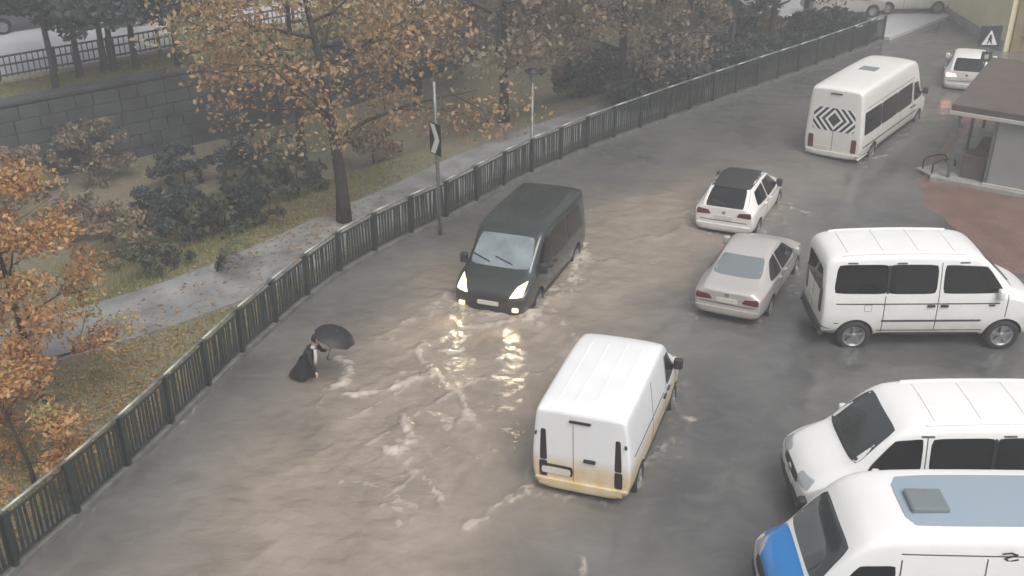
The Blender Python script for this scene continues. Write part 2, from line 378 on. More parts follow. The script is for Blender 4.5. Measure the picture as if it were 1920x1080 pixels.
def mixc(f, a, bb):
    q = n.nodes.new('ShaderNodeMix'); q.data_type = 'RGBA'
    if isinstance(f, (int, float)): q.inputs['Factor'].default_value = f
    else: n.links.new(f, q.inputs['Factor'])
    for nm, x in (('A', a), ('B', bb)):
        if isinstance(x, tuple): q.inputs[nm].default_value = (*x, 1)
        else: n.links.new(x, q.inputs[nm])
    return q.outputs['Result']
def mrange(x, a, bb, c=0, d=1):
    q = n.nodes.new('ShaderNodeMapRange'); q.inputs[1].default_value = a; q.inputs[2].default_value = bb; q.inputs[3].default_value = c; q.inputs[4].default_value = d
    n.links.new(x, q.inputs[0]); return q.outputs[0]
big = noise(.4, 5)
grey = mixc(mrange(big, .35, .65), (.072, .073, .073), (.122, .121, .116))
brown = mixc(mrange(noise(.9, 6), .35, .65), (.215, .18, .147), (.29, .243, .198))
mp0 = n.nodes.new('ShaderNodeMapping'); mp0.inputs['Rotation'].default_value = (0, 0, R(-52)); mp0.inputs['Scale'].default_value = (.7, 1.1, 1)
n.links.new(tc.outputs['Object'], mp0.inputs[0])
sw_ = n.nodes.new('ShaderNodeTexNoise'); sw_.inputs['Scale'].default_value = 1.6; sw_.inputs['Detail'].default_value = 8; sw_.inputs['Roughness'].default_value = .65; sw_.inputs['Distortion'].default_value = 1.2
n.links.new(mp0.outputs[0], sw_.inputs['Vector'])
brown = mixc(mrange(sw_.outputs[0], .42, .75, 0, .45), brown, (.34, .288, .235))
grey = mixc(mrange(sw_.outputs[0], .45, .75, 0, .5), grey, (.17, .168, .16))
base = mixc(mrange(att('mud'), .08, .75), grey, brown)
fm = mrange(math_('ADD', att('foam'), math_('MULTIPLY', math_('SUBTRACT', noise(9, 8, .7), .5), .5)), .18, .85)
base = mixc(fm, base, (.5, .45, .385))
n.links.new(base, b.inputs['Base Color'])
n.links.new(math_('ADD', math_('ADD', .06, math_('MULTIPLY', att('mud'), .12)), math_('MULTIPLY', fm, .5)), b.inputs['Roughness'])
mp = n.nodes.new('ShaderNodeMapping'); mp.inputs['Rotation'].default_value = (0, 0, R(38)); mp.inputs['Scale'].default_value = (.75, 1.1, 1)
n.links.new(tc.outputs['Object'], mp.inputs[0])
wn = n.nodes.new('ShaderNodeTexNoise'); wn.inputs['Scale'].default_value = 1.9; wn.inputs['Detail'].default_value = 6; wn.inputs['Roughness'].default_value = .52
n.links.new(mp.outputs[0], wn.inputs['Vector'])
hh = math_('ADD', math_('MULTIPLY', wn.outputs[0], math_('ADD', .22, math_('MULTIPLY', att('turb'), 1.5))), math_('MULTIPLY', noise(13, 4), .055))
bp = n.nodes.new('ShaderNodeBump'); bp.inputs['Strength'].default_value = .75; bp.inputs['Distance'].default_value = .12
n.links.new(hh, bp.inputs['Height']); n.links.new(bp.outputs[0], b.inputs['Normal'])
tag(link('water', me, 'flood_water', smooth=True), kind='structure')

# ------------------------------------------------------------------ footpath, kerb, terrace wall, far pavement, side street
def resample(pts, step):
    pts = [Vector(p) for p in pts]; out = []
    dense = []
    for i in range(len(pts)-1):
        p0, p1, p2, p3 = pts[max(i-1, 0)], pts[i], pts[i+1], pts[min(i+2, len(pts)-1)]
        for k in range(20):
            t = k/20; dense.append(.5*((2*p1)+(p2-p0)*t+(2*p0-5*p1+4*p2-p3)*t*t+(3*p1-p0-3*p2+p3)*t**3))
    dense.append(pts[-1]); acc = 0; out = [dense[0]]
    for a, b in zip(dense, dense[1:]):
        L = (b-a).length
        while acc+L >= step:
            k = (step-acc)/L; a = a.lerp(b, k); L = (b-a).length; acc = 0; out.append(a.copy())
        acc += L
    return out
def ribbon(bm, pts, o0, o1, z0, z1):      # a bar of rectangular section along a plan curve (offsets to the right)
    rows = []
    for i, p in enumerate(pts):
        t = (pts[min(i+1, len(pts)-1)]-pts[max(i-1, 0)]).normalized(); nr = Vector((t.y, -t.x))
        a, b = p+nr*o0, p+nr*o1
        rows.append([bm.verts.new((q.x, q.y, z)) for q, z in ((a, z0), (a, z1), (b, z1), (b, z0))])
    for r0, r1 in zip(rows, rows[1:]):
        for j in range(4): bm.faces.new((r0[j], r0[(j+1) % 4], r1[(j+1) % 4], r1[j]))
    bm.faces.new(rows[0]); bm.faces.new(rows[-1][::-1])
flc = [Vector(p) for p in FL[1:]]
fine = resample(flc, .5)
bm = bmesh.new(); ribbon(bm, fine, -.36, .06, -.75, .125); tag(mobj('kerb', bm, 'dark_concrete'), kind='structure')
near = [p for p in fine if p.y > 24.2]
bm = bmesh.new()
pathc = [Vector((-19, 17.0)), Vector((-14.0, 19.6)), Vector((-11.0, 21.6)), Vector((-8.7, 23.4)), Vector((-6.95, 25.2))]
off = []
for i, p in enumerate(near):
    if p.y < 26.5 or p.x > 6.5: continue
    t = (near[min(i+1, len(near)-1)]-near[max(i-1, 0)]).normalized(); off.append(p-Vector((t.y, -t.x))*1.75)
path_line = resample(pathc+off[::4], .5)
ribbon(bm, path_line, -1.15, 1.15, -.05, .15); tag(mobj('footpath', bm, 'path_paving'), kind='structure')
def tp(s, o, z): q = TA+tdir*s+tnor*o; return Vector((q[0], q[1], z))
# retaining wall of the stream: coursed stones, each its own block
wall = empty('retaining_wall', tp(0, 0, -1.0), 0, 'dark stone retaining wall between the stream bank and the upper lawn', 'wall')
def wbox(bm, s0, s1, o0, o1, z0, z1, bev=0):
    mt = Matrix(((tdir[0], tnor[0], 0, TA[0]), (tdir[1], tnor[1], 0, TA[1]), (0, 0, 1, 0), (0, 0, 0, 1)))
    return box(bm, s0, s1, o0, o1, z0, z1, mt, bev)
inv = Matrix.Translation(-wall.location)
def wpart(name, bm, m, parent=wall, smooth=False):
    bmesh.ops.transform(bm, matrix=inv, verts=bm.verts); return mobj(name, bm, m, parent, smooth)
bm = bmesh.new(); wbox(bm, -14, 30, .02, .5, -1.3, ZT-.02); wpart('wall_core', bm, 'wall_stone')
bm = bmesh.new(); wbox(bm, -14, 30, -.1, .55, ZT-.02, ZT+.12, .02); wpart('coping', bm, 'wall_stone')
k = 0; zz = -1.05
while zz < ZT-.1:
    hgt = .46; s = -9+random.random()*.5
    while s < 16:
        L = random.uniform(.6, 1.15)
        bm = bmesh.new(); wbox(bm, s+.012, s+L-.012, -.07-random.random()*.04, .06, zz+.012, min(zz+hgt, ZT-.03)-.012, .015)
        wpart('stone', bm, 'wall_stone'); s += L
    zz += hgt
bm = bmesh.new(); wbox(bm, -30, 60, 3.1, 40, ZT-.1, ZT+.02); tag(mobj('far_pavement', bm, 'pale_road'), kind='structure')
bm = bmesh.new(); poly(bm, [(17.85, 50.25, .135), (24, 56.5, .135), (60, 93.1, .135), (30, 95, .135), (9, 58, .135)][::1], th=.2)
tag(mobj('side_street', bm, 'pale_road'), kind='structure')
pv = np.array([tuple(G(*q))[:2] for q in ((1690, 338), (1712, 385), (1775, 455), (1855, 520))]+[(17, 24.6), (40, 24.6), (40, 47.5), (21.6, 47.0)])
def inpoly(P, W):
    c = np.zeros(len(P), bool); d = np.full(len(P), 1e9)
    for a, b in zip(W, np.roll(W, -1, 0)):
        k = ((a[1] > P[:, 1]) != (b[1] > P[:, 1])) & (P[:, 0] < (b[0]-a[0])*(P[:, 1]-a[1])/(b[1]-a[1]+1e-12)+a[0]); c ^= k
        ab = b-a; t = np.clip(((P-a)@ab)/(ab@ab), 0, 1); d = np.minimum(d, np.hypot(*(P-a-t[:, None]*ab).T))
    return np.where(c, d, -d)
def pave_z(P): return np.minimum(.075, -.035+.075*np.clip(inpoly(P, pv), 0, 9)+.014*nz2(P, 1.1, 71)+.006*nz2(P, 4, 72))
P, Z, F = grid(np.arange(11.5, 40, .14), np.arange(24.4, 47.6, .14), pave_z, keep=lambda P: inpoly(P, pv) > 0)
tag(link('pavement', nmesh('pavement', np.c_[P, Z], F), 'red_paving', smooth=True), kind='structure')

# ------------------------------------------------------------------ street fence
posts = resample(flc, 1.5)
posts = [p for p in posts if p.y > 9]
fence = empty('fence', (posts[0].x, posts[0].y, .13), 0, 'dark green metal railing fence curving along the flooded road', 'fence')
fo = fence.location
bmp = bmesh.new(); box(bmp, -.055, .055, -.055, .055, -.1, 1.1, bev=.008); box(bmp, -.075, .075, -.075, .075, 1.1, 1.125); pm = bpy.data.meshes.new('post'); bmp.to_mesh(pm); bmp.free(); pm.materials.append(M['fence_paint'])
bmb = bmesh.new(); box(bmb, -.029, .029, -.011, .011, .125, .99); bmesh_bal = bpy.data.meshes.new('baluster'); bmb.to_mesh(bmesh_bal); bmb.free(); bmesh_bal.materials.append(M['fence_paint'])
bfar = bmesh.new(); NB = 12
for i, (a, b) in enumerate(zip(posts, posts[1:])):
    d = b-a; ang = math.atan2(d.y, d.x); L = d.length; at0 = Vector((a.x, a.y, .13))-fo; far = i > 24
    o = bpy.data.objects.new('post', pm); C.objects.link(o); o.parent = fence; o.location = at0; o.rotation_euler = (random.uniform(-.02, .02), random.uniform(-.02, .02), ang)
    lean_ = random.uniform(-.02, .02); low = None
    for nm_, z0, z1 in (('bottom_rail', .09, .13), ('top_rail', .985, 1.02)):
        bm = bmesh.new(); box(bm, .05, L-.05, -.02, .02, z0, z1); o = mobj(nm_, bm, 'fence_paint', fence); o.location = at0; o.rotation_euler = (lean_, 0, ang)
        low = low or o
    bm = bmesh.new(); tube(bm, [(-.01, 0, 1.14), (L+.01, 0, 1.14)], .036, 8); hr = mobj('handrail', bm, 'handrail', fence, True); hr.location = at0; hr.rotation_euler = (0, 0, ang)
    for k in range(NB):
        x = .11+(L-.22)*k/(NB-1)
        if far: box(bfar, x-.027, x+.027, -.011, .011, .125, .99, Matrix.Translation(at0) @ Matrix.Rotation(ang, 4, 'Z')); continue
        o = bpy.data.objects.new('baluster', bmesh_bal); C.objects.link(o); o.parent = low; o.location = (x, 0, 0)
        o.rotation_euler = (0, random.gauss(0, .022), random.uniform(-.4, .4))
tag(mobj('far_balusters', bfar, 'fence_paint', fence), kind='stuff')
a = posts[-1]; o = bpy.data.objects.new('post', pm); C.objects.link(o); o.parent = fence; o.location = Vector((a.x, a.y, .13))-fo

# ------------------------------------------------------------------ vehicles
def tyre_wheel(parent, x, y, r, wd, steel=False):
    sgn = 1 if y > 0 else -1
    bm = bmesh.new(); rr = lathe(bm, [(.001, wd*.38), (r*.16, wd*.4), (r*.2, wd*.3)], 14, 'Y'); hub = mobj('wheel', bm, 'black_plastic' if steel else 'rim_metal', parent, True)
    hub.location = (x, y, r); hub.rotation_euler = (0, random.random()*0, 0 if sgn > 0 else math.pi)
    bm = bmesh.new()
    lathe(bm, [(r*.66, wd*.44), (r*.72, wd*.5), (r*.9, wd*.5), (r*.985, wd*.38), (r, wd*.2), (r, -wd*.2), (r*.985, -wd*.38), (r*.9, -wd*.5), (r*.66, -wd*.46), (r*.6, -wd*.3), (r*.6, wd*.3), (r*.66, wd*.44)], 32, 'Y')
    mobj('tyre', bm, 'rubber', hub, True)
    bm = bmesh.new()
    lathe(bm, [(r*.67, wd*.44), (r*.64, wd*.45), (r*.58, wd*.3), (r*.57, wd*.1), (.01, wd*.08)], 28, 'Y')
    for k in range(5):
        q = 2*math.pi*k/5+.3
        mt = Matrix.Rotation(-q, 4, 'Y')
        vs = [bm.verts.new(mt @ Vector(p)) for p in ((r*.1, wd*.37, r*.1), (r*.62, wd*.36, r*.075), (r*.62, wd*.36, -r*.075), (r*.1, wd*.37, -r*.1),
                                                     (r*.1, wd*.2, r*.12), (r*.62, wd*.2, r*.1), (r*.62, wd*.2, -r*.1), (r*.1, wd*.2, -r*.12))]
        for f in ((0, 1, 2, 3), (0, 4, 5, 1), (3, 2, 6, 7), (1, 5, 6, 2)): bm.faces.new([vs[i] for i in f])
    mobj('rim', bm, 'rim_metal', hub)
    return hub

class Car:
    def __init__(s, name, label, cat, pos, head, stations, wheels, paint, group=None, wr=.33, wd=.2, on_bed=True, zoff=0, kz=1.0):
        s.kz = kz; stations = [(t_[0], *[z*kz for z in t_[1:5]], *t_[5:]) for t_ in stations]
        s.name = name; xs = [st[0] for st in stations]; s.L = max(xs)-min(xs)
        hx, hy = math.cos(R(head)), math.sin(R(head))
        x, y = pos
        zf = bz if on_bed else gz
        if zoff: zf = lambda *_: zoff
        half = s.W = max(st[6] for st in stations)
        # rest on the bed: heights under the wheels give pitch and roll
        def at(lx, ly): return zf(x+hx*lx-hy*ly, y+hy*lx+hx*ly)
        fx, rx = wheels; ty = half-.14
        zs = {(i, j): at(fx if i else rx, ty*j) for i in (0, 1) for j in (-1, 1)}
        pitch = ((zs[1, 1]+zs[1, -1])-(zs[0, 1]+zs[0, -1]))/2/(fx-rx); roll = ((zs[0, 1]+zs[1, 1])-(zs[0, -1]+zs[1, -1]))/2/(2*ty)
        zc = sum(zs.values())/4-pitch*(fx+rx)/2
        X = Vector((hx, hy, pitch)).normalized(); Yv = Vector((-hy, hx, roll)); Zv = X.cross(Yv).normalized(); Yv = Zv.cross(X).normalized()
        s.o = empty(name, (x, y, zc), 0, label, cat, group)
        s.o.rotation_euler = Matrix((X, Yv, Zv)).transposed().to_euler()
        # body: cross sections joined and subdivided
        bm = bmesh.new(); rings = []
        for (xx, zb, zw, zr, zt, wb, ww, wrf) in stations:
            zm = zb+.5*(zw-zb); wm = ww*1.015
            half_ = [(0, zb), (wb*.82, zb), (wb, zb+.07), (wm, zm), (ww, zw), (ww*.985+wrf*.015, zw+.06*(zr-zw)), (wrf, zr-.02*(zr-zw)), (wrf*.955, zr+.62*(zt-zr)), (wrf*.6, zt-.08*(zt-zr)), (0, zt)]
            ring = [(xx, yy, z) for yy, z in half_]+[(xx, -yy, z) for yy, z in half_[-2:0:-1]]
            rings.append([bm.verts.new(p) for p in ring])
        N = len(rings[0])
        for a, b in zip(rings, rings[1:]):
            for j in range(N): bm.faces.new((a[j], a[(j+1) % N], b[(j+1) % N], b[j]))
        for rg, flip in ((rings[0], True), (rings[-1], False)):      # end caps as strips of quads
            hN = N//2
            for j in range(hN):
                q = [rg[j], rg[j+1], rg[(N-j-1) % N], rg[(N-j) % N]]
                q2 = []
                for v in q:
                    if v not in q2: q2.append(v)
                if len(q2) >= 3: bm.faces.new(q2 if flip else q2[::-1])
        bmesh.ops.recalc_face_normals(bm, faces=bm.faces)
        me = bpy.data.meshes.new('body'); bm.to_mesh(me); bm.free(); me.materials.append(M[paint]); me.materials.append(M['black'])
        t = bpy.data.objects.new('body_tmp', me); C.objects.link(t); t.modifiers.new('s', 'SUBSURF').levels = 2
        dg = bpy.context.evaluated_depsgraph_get(); ev = t.evaluated_get(dg)
        m2 = bpy.data.meshes.new_from_object(ev)
        s.bvh = BVHTree.FromPolygons([v.co.copy() for v in m2.vertices], [list(p.vertices) for p in m2.polygons])
        bc = bmesh.new()
        for wx in wheels:
            for sg in (-1, 1):
                bmesh.ops.create_cone(bc, cap_ends=True, segments=28, radius1=wr*1.15, radius2=wr*1.15, depth=.46, matrix=Matrix.Translation((wx, sg*(half-.1), wr*1.02)) @ Matrix.Rotation(math.pi/2, 4, 'X'))
        mc = bpy.data.meshes.new('cut'); bc.to_mesh(mc); bc.free(); mc.materials.append(M['black']); oc = bpy.data.objects.new('cut', mc); C.objects.link(oc)
        t.data = m2; t.modifiers.clear(); bo = t.modifiers.new('b', 'BOOLEAN'); bo.operation = 'DIFFERENCE'; bo.object = oc; bo.solver = 'EXACT'; bo.material_mode = 'TRANSFER'
        dg = bpy.context.evaluated_depsgraph_get(); m3 = bpy.data.meshes.new_from_object(t.evaluated_get(dg))
        for ob in (t, oc): bpy.data.objects.remove(ob)
        m3.name = 'body'; s.body = link('body', m3, None, s.o)
        m3.polygons.foreach_set('use_smooth', [True]*len(m3.polygons))
        try: m3.set_sharp_from_angle(angle=R(42))
        except Exception: pass
        for wx in wheels:
            for sg in (-1, 1): tyre_wheel(s.o, wx, sg*(half-wd*.5-.015), wr, wd)
    def dec(s, name, q, d, m, nu=10, nv=6, off=.008, depth=.03, parent=None, rnd=.12):
        """a panel lying on the body: q = four outside points, d = direction of projection"""
        d = Vector(d).normalized(); q = [Vector((p[0], p[1], p[2]*s.kz)) for p in q]; bm = bmesh.new(); G_ = []
        for j in range(nv+1):
            row = []
            for i in range(nu+1):
                u, v = 2*i/nu-1, 2*j/nv-1
                uu, vv = u*(1-rnd*v**6*.5), v*(1-rnd*u**6*.5); uu, vv = (uu+1)/2, (vv+1)/2
                p = q[0].lerp(q[1], uu).lerp(q[3].lerp(q[2], uu), vv)
                loc, nrm, _, _ = s.bvh.ray_cast(p-d*2, d)
                row.append(loc)
            G_.append(row)
        flat = [(l-Vector(q[0])).dot(d) for r in G_ for l in r if l is not None]
        mean = sum(flat)/len(flat) if flat else 0
        V1 = []; V2 = []
        for j, row in enumerate(G_):
            a = []; b = []
            for i, l in enumerate(row):
                if l is None:
                    u, v = i/nu, j/nv; p = q[0].lerp(q[1], u).lerp(q[3].lerp(q[2], u), v); l = p+d*(mean-(p-q[0]).dot(d))
                a.append(bm.verts.new(l-d*off)); b.append(bm.verts.new(l+d*depth))
            V1.append(a); V2.append(b)
        for j in range(nv):
            for i in range(nu): bm.faces.new((V1[j][i], V1[j][i+1], V1[j+1][i+1], V1[j+1][i]))
        brd = [(0, i) for i in range(nu)]+[(j, nu) for j in range(nv)]+[(nv, i) for i in range(nu, 0, -1)]+[(j, 0) for j in range(nv, 0, -1)]
        for (a, b), (c, e) in zip(brd, brd[1:]+brd[:1]): bm.faces.new((V1[a][b], V2[a][b], V2[c][e], V1[c][e]))
        bmesh.ops.recalc_face_normals(bm, faces=bm.faces)
        for row in V2:
            for v in row:
                if not v.link_faces: bm.verts.remove(v)
        o = mobj(name, bm, m, parent or s.o, True)
        try: o.data.set_sharp_from_angle(angle=R(50))
        except Exception: pass
        return o
    def side(s, name, pts, m, sg, **k):       # pts: (x,z) lower rear, lower front, upper front, upper rear
        return s.dec(name, [(x, sg*3, z) for x, z in pts], (0, -sg, 0), m, **k)
    def front(s, name, pts, m, sg=1, **k):    # pts: (y,z); sg=1 front, -1 rear
        return s.dec(name, [(sg*6, y, z) for y, z in pts], (-sg, 0, 0), m, **k)
    def seam(s, pts, sg, wd=.02):
        for (x0, z0), (x1, z1) in zip(pts, pts[1:]):
            v = Vector((x1-x0, z1-z0)).normalized()*wd/2; nx, nz = -v.y, v.x
            s.side('door_seam', [(x0+nx, z0+nz), (x0-nx, z0-nz), (x1-nx, z1-nz), (x1+nx, z1+nz)], 'seam', sg, nu=1, nv=12, off=.003, rnd=0)
    def rseam(s, pts, sg=-1, wd=.02):
        for (x0, z0), (x1, z1) in zip(pts, pts[1:]):
            v = Vector((x1-x0, z1-z0)).normalized()*wd/2; nx, nz = -v.y, v.x
            s.front('door_seam', [(x0+nx, z0+nz), (x0-nx, z0-nz), (x1-nx, z1-nz), (x1+nx, z1+nz)], 'seam', sg, nu=1, nv=12, off=.003, rnd=0)
    def top(s, name, pts, m, **k):            # pts (x,y)
        return s.dec(name, [(x, y, 5) for x, y in pts], (0, 0, -1), m, **k)
    def corner(s, name, pts, m, sx, sg, slant=.7, **k):   # lamps wrapped round a corner: pts = (t,z) t across
        d = Vector((-sx, -sg*slant, 0)).normalized(); tx = Vector((sx*-slant, sg, 0)).normalized()
        base = Vector((sx*s.L*.5, sg*s.W*.75, 0))
        return s.dec(name, [base+tx*t+Vector((0, 0, z))-d*3 for t, z in pts], d, m, **k)
    def mirror(s, x, y, z, m='black_plastic'):
        z *= s.kz
        for sg in (-1, 1):
            bm = bmesh.new(); box(bm, x-.06, x+.08, sg*(y+.06)-.09 if sg > 0 else sg*(y+.06)-.09, sg*(y+.06)+.09, z-.05, z+.19, bev=.04)
            box(bm, x-.02, x+.05, min(sg*(y-.1), sg*y), max(sg*(y-.1), sg*y), z-.03, z+.03)
            mobj('mirror', bm, m, s.o, True)
    def part(s, name, bm, m, smooth=False): return mobj(name, bm, m, s.o, smooth)
    def bumper(s, sx, z0, z1, m='black_plastic', wf=.92, off=.035):
        s.front('bumper', [(-s.W*wf, z0), (s.W*wf, z0), (s.W*wf, z1), (-s.W*wf, z1)], m, sx, nu=20, nv=4, off=off, rnd=.05)
    def handle(s, x, z, sg, m='black_plastic'):
        s.side('door_handle', [(x-.09, z-.02), (x+.09, z-.02), (x+.09, z+.02), (x-.09, z+.02)], m, sg, nu=4, nv=2, off=.035)

def small_van(name, label, pos, head, paint, glazed, lit=False, group=None, L=4.5, kz=1.0):
    h = L/2
    st = [(-h, .36, 1.0, 1.68, 1.78, .80, .85, .72), (-h+.02, .32, 1.0, 1.72, 1.84, .85, .88, .75), (-h+.08, .30, 1.0, 1.75, 1.88, .87, .90, .765), (-h+.7, .28, 1.0, 1.75, 1.89, .88, .915, .77),
          (-.1, .26, 1.0, 1.76, 1.90, .88, .92, .78), (h-1.7, .26, 1.0, 1.72, 1.86, .88, .92, .77), (h-1.42, .26, 1.0, 1.64, 1.77, .88, .92, .755), (h-.78, .26, 1.0, 1.12, 1.17, .88, .91, .74),
          (h-.68, .26, .98, 1.06, 1.11, .88, .905, .73), (h-.25, .27, .88, .93, .98, .86, .88, .68), (h-.05, .3, .72, .78, .82, .8, .82, .6), (h, .36, .62, .68, .7, .72, .74, .5)]
    st = [(t_[0], t_[1], t_[2], t_[3]+(0.05 if t_[3] > 1.5 else 0), t_[4], t_[5], t_[6], t_[7]+(0.06 if t_[3] > 1.5 else .02)) for t_ in st]
    c = Car(name, label, 'van', pos, head, st, (h-.88, -h+.78), paint, group, wr=.325, kz=kz)
    for sg in (-1, 1):
        c.side('window', [(h-1.75, 1.04), (h-.92, 1.06), (h-1.40, 1.56), (h-1.75, 1.62)], 'glass_dark', sg)
        if glazed:
            c.side('window', [(h-2.85, 1.05), (h-1.83, 1.05), (h-1.83, 1.63), (h-2.85, 1.64)], 'glass_dark', sg)
            c.side('window', [(-h+.35, 1.07), (h-2.95, 1.06), (h-2.95, 1.64), (-h+.45, 1.62)], 'glass_dark', sg)
        c.seam([(h-1.79, .34), (h-1.79, 1.68)], sg); c.seam([(h-2.9, .34), (h-2.9, 1.7)], sg); c.seam([(h-.9, .5), (h-.86, 1.05)], sg)
        c.seam([(-h+.3, 1.02), (h-2.0, 1.02)], sg, .03); c.handle(h-1.95, .93, sg); c.handle(h-1.62, .93, sg)
        c.side('side_trim', [(-h+1.25, .34), (h-1.35, .34), (h-1.35, .46), (-h+1.25, .46)], 'black_plastic', sg, off=.02, nu=8)
        c.corner('tail_light', [(-.05, .85), (.04, .85), (.02, 1.45), (-.04, 1.45)], 'dark_taillamp', -1, sg, slant=1.0, off=.012, nv=10)
        c.corner('tail_light', [(-.05, .52), (.05, .52), (.05, .83), (-.05, .83)], 'dark_taillamp', -1, sg, slant=1.0, off=.012)
        c.front('headlight', [(sg*.50, .74), (sg*.80, .78), (sg*.79, 1.0), (sg*.62, .94)], 'headlamp_on' if lit else 'headlamp_off', 1, off=.02)
        c.front('fog_light', [(sg*.58, .44), (sg*.72, .44), (sg*.72, .53), (sg*.58, .53)], 'foglamp_on' if lit else 'headlamp_off', 1, nu=4, nv=3, off=.045)
    c.front('windscreen', [(-.74, 1.14), (.74, 1.14), (.66, 1.68), (-.66, 1.68)], 'glass_sky_sheen' if lit else 'glass_screen', 1, nv=10, off=.004)
    for y in (-.25, .3):
        bm = bmesh.new(); p0, p1 = Vector((h-.83, y, 1.2)), Vector((h-1.0, y-.45, 1.3)); 
        q = []
        for t in (0, .5, 1):
            p = p0.lerp(p1, t); p.z *= kz; hit = c.bvh.ray_cast(p+Vector((2, 0, 0)), Vector((-1, 0, 0)))[0]; q.append((hit or p)+Vector((.02, 0, .01)))
        tube(bm, q, .012, 5); c.part('wiper', bm, 'black_plastic')
    c.front('grille', [(-.44, .62), (.44, .62), (.44, .80), (-.44, .80)], 'black_plastic', 1, off=.015)
    c.front('grille', [(-.5, .40), (.5, .40), (.5, .54), (-.5, .54)], 'black_plastic', 1, off=.02)
    c.bumper(1, .3, .42, 'black_plastic', .8)
    c.front('number_plate', [(-.26, .53), (.26, .53), (.26, .63), (-.26, .63)], 'plate', 1, off=.035, nu=3, nv=2)
    c.mirror(h-1.0, .93, 1.06)
    # roof ribs
    for y in (-.5, -.17, .17, .5): c.top('roof_rib', [(-h+.35, y-.03), (h-1.85, y-.03), (h-1.85, y+.03), (-h+.35, y+.03)], paint, off=.009, nv=2, nu=14)
    # tail
    if glazed: c.front('rear_window', [(-.62, 1.05), (.62, 1.05), (.56, 1.58), (-.56, 1.58)], 'glass_dark', -1)
    else:
        c.rseam([(0.13, .5), (.13, 1.62)], wd=.01)
    c.front('brake_light', [(-.2, 1.66), (.2, 1.66), (.2, 1.70), (-.2, 1.70)], 'dark_taillamp', -1, nu=4, nv=2, off=.03)
    c.front('door_handle', [(-.28, .93), (-.06, .93), (-.06, .99), (-.28, .99)], 'black_plastic', -1, nu=4, nv=2, off=.03)
    c.bumper(-1, .33, .50, paint, .93, .06)
    c.front('step', [(-.7, .28), (.7, .28), (.7, .335), (-.7, .335)], 'black_plastic', -1, nu=8, nv=2, off=.05)
    pl = [(.14, .58), (.76, .58), (.76, .78), (.14, .78)]
    c.front('plate_recess', pl, 'black_plastic', -1, off=.004, nu=4, nv=3)
    c.front('number_plate', [(.18, .59), (.72, .59), (.72, .72), (.18, .72)], 'plate', -1, off=.014, nu=3, nv=2)
    for sg in (-1, 1): c.front('hinge', [(sg*.80, 1.32), (sg*.84, 1.32), (sg*.83, 1.38), (sg*.79, 1.38)], 'black_plastic', -1, off=.03, nu=2, nv=2)
    return c

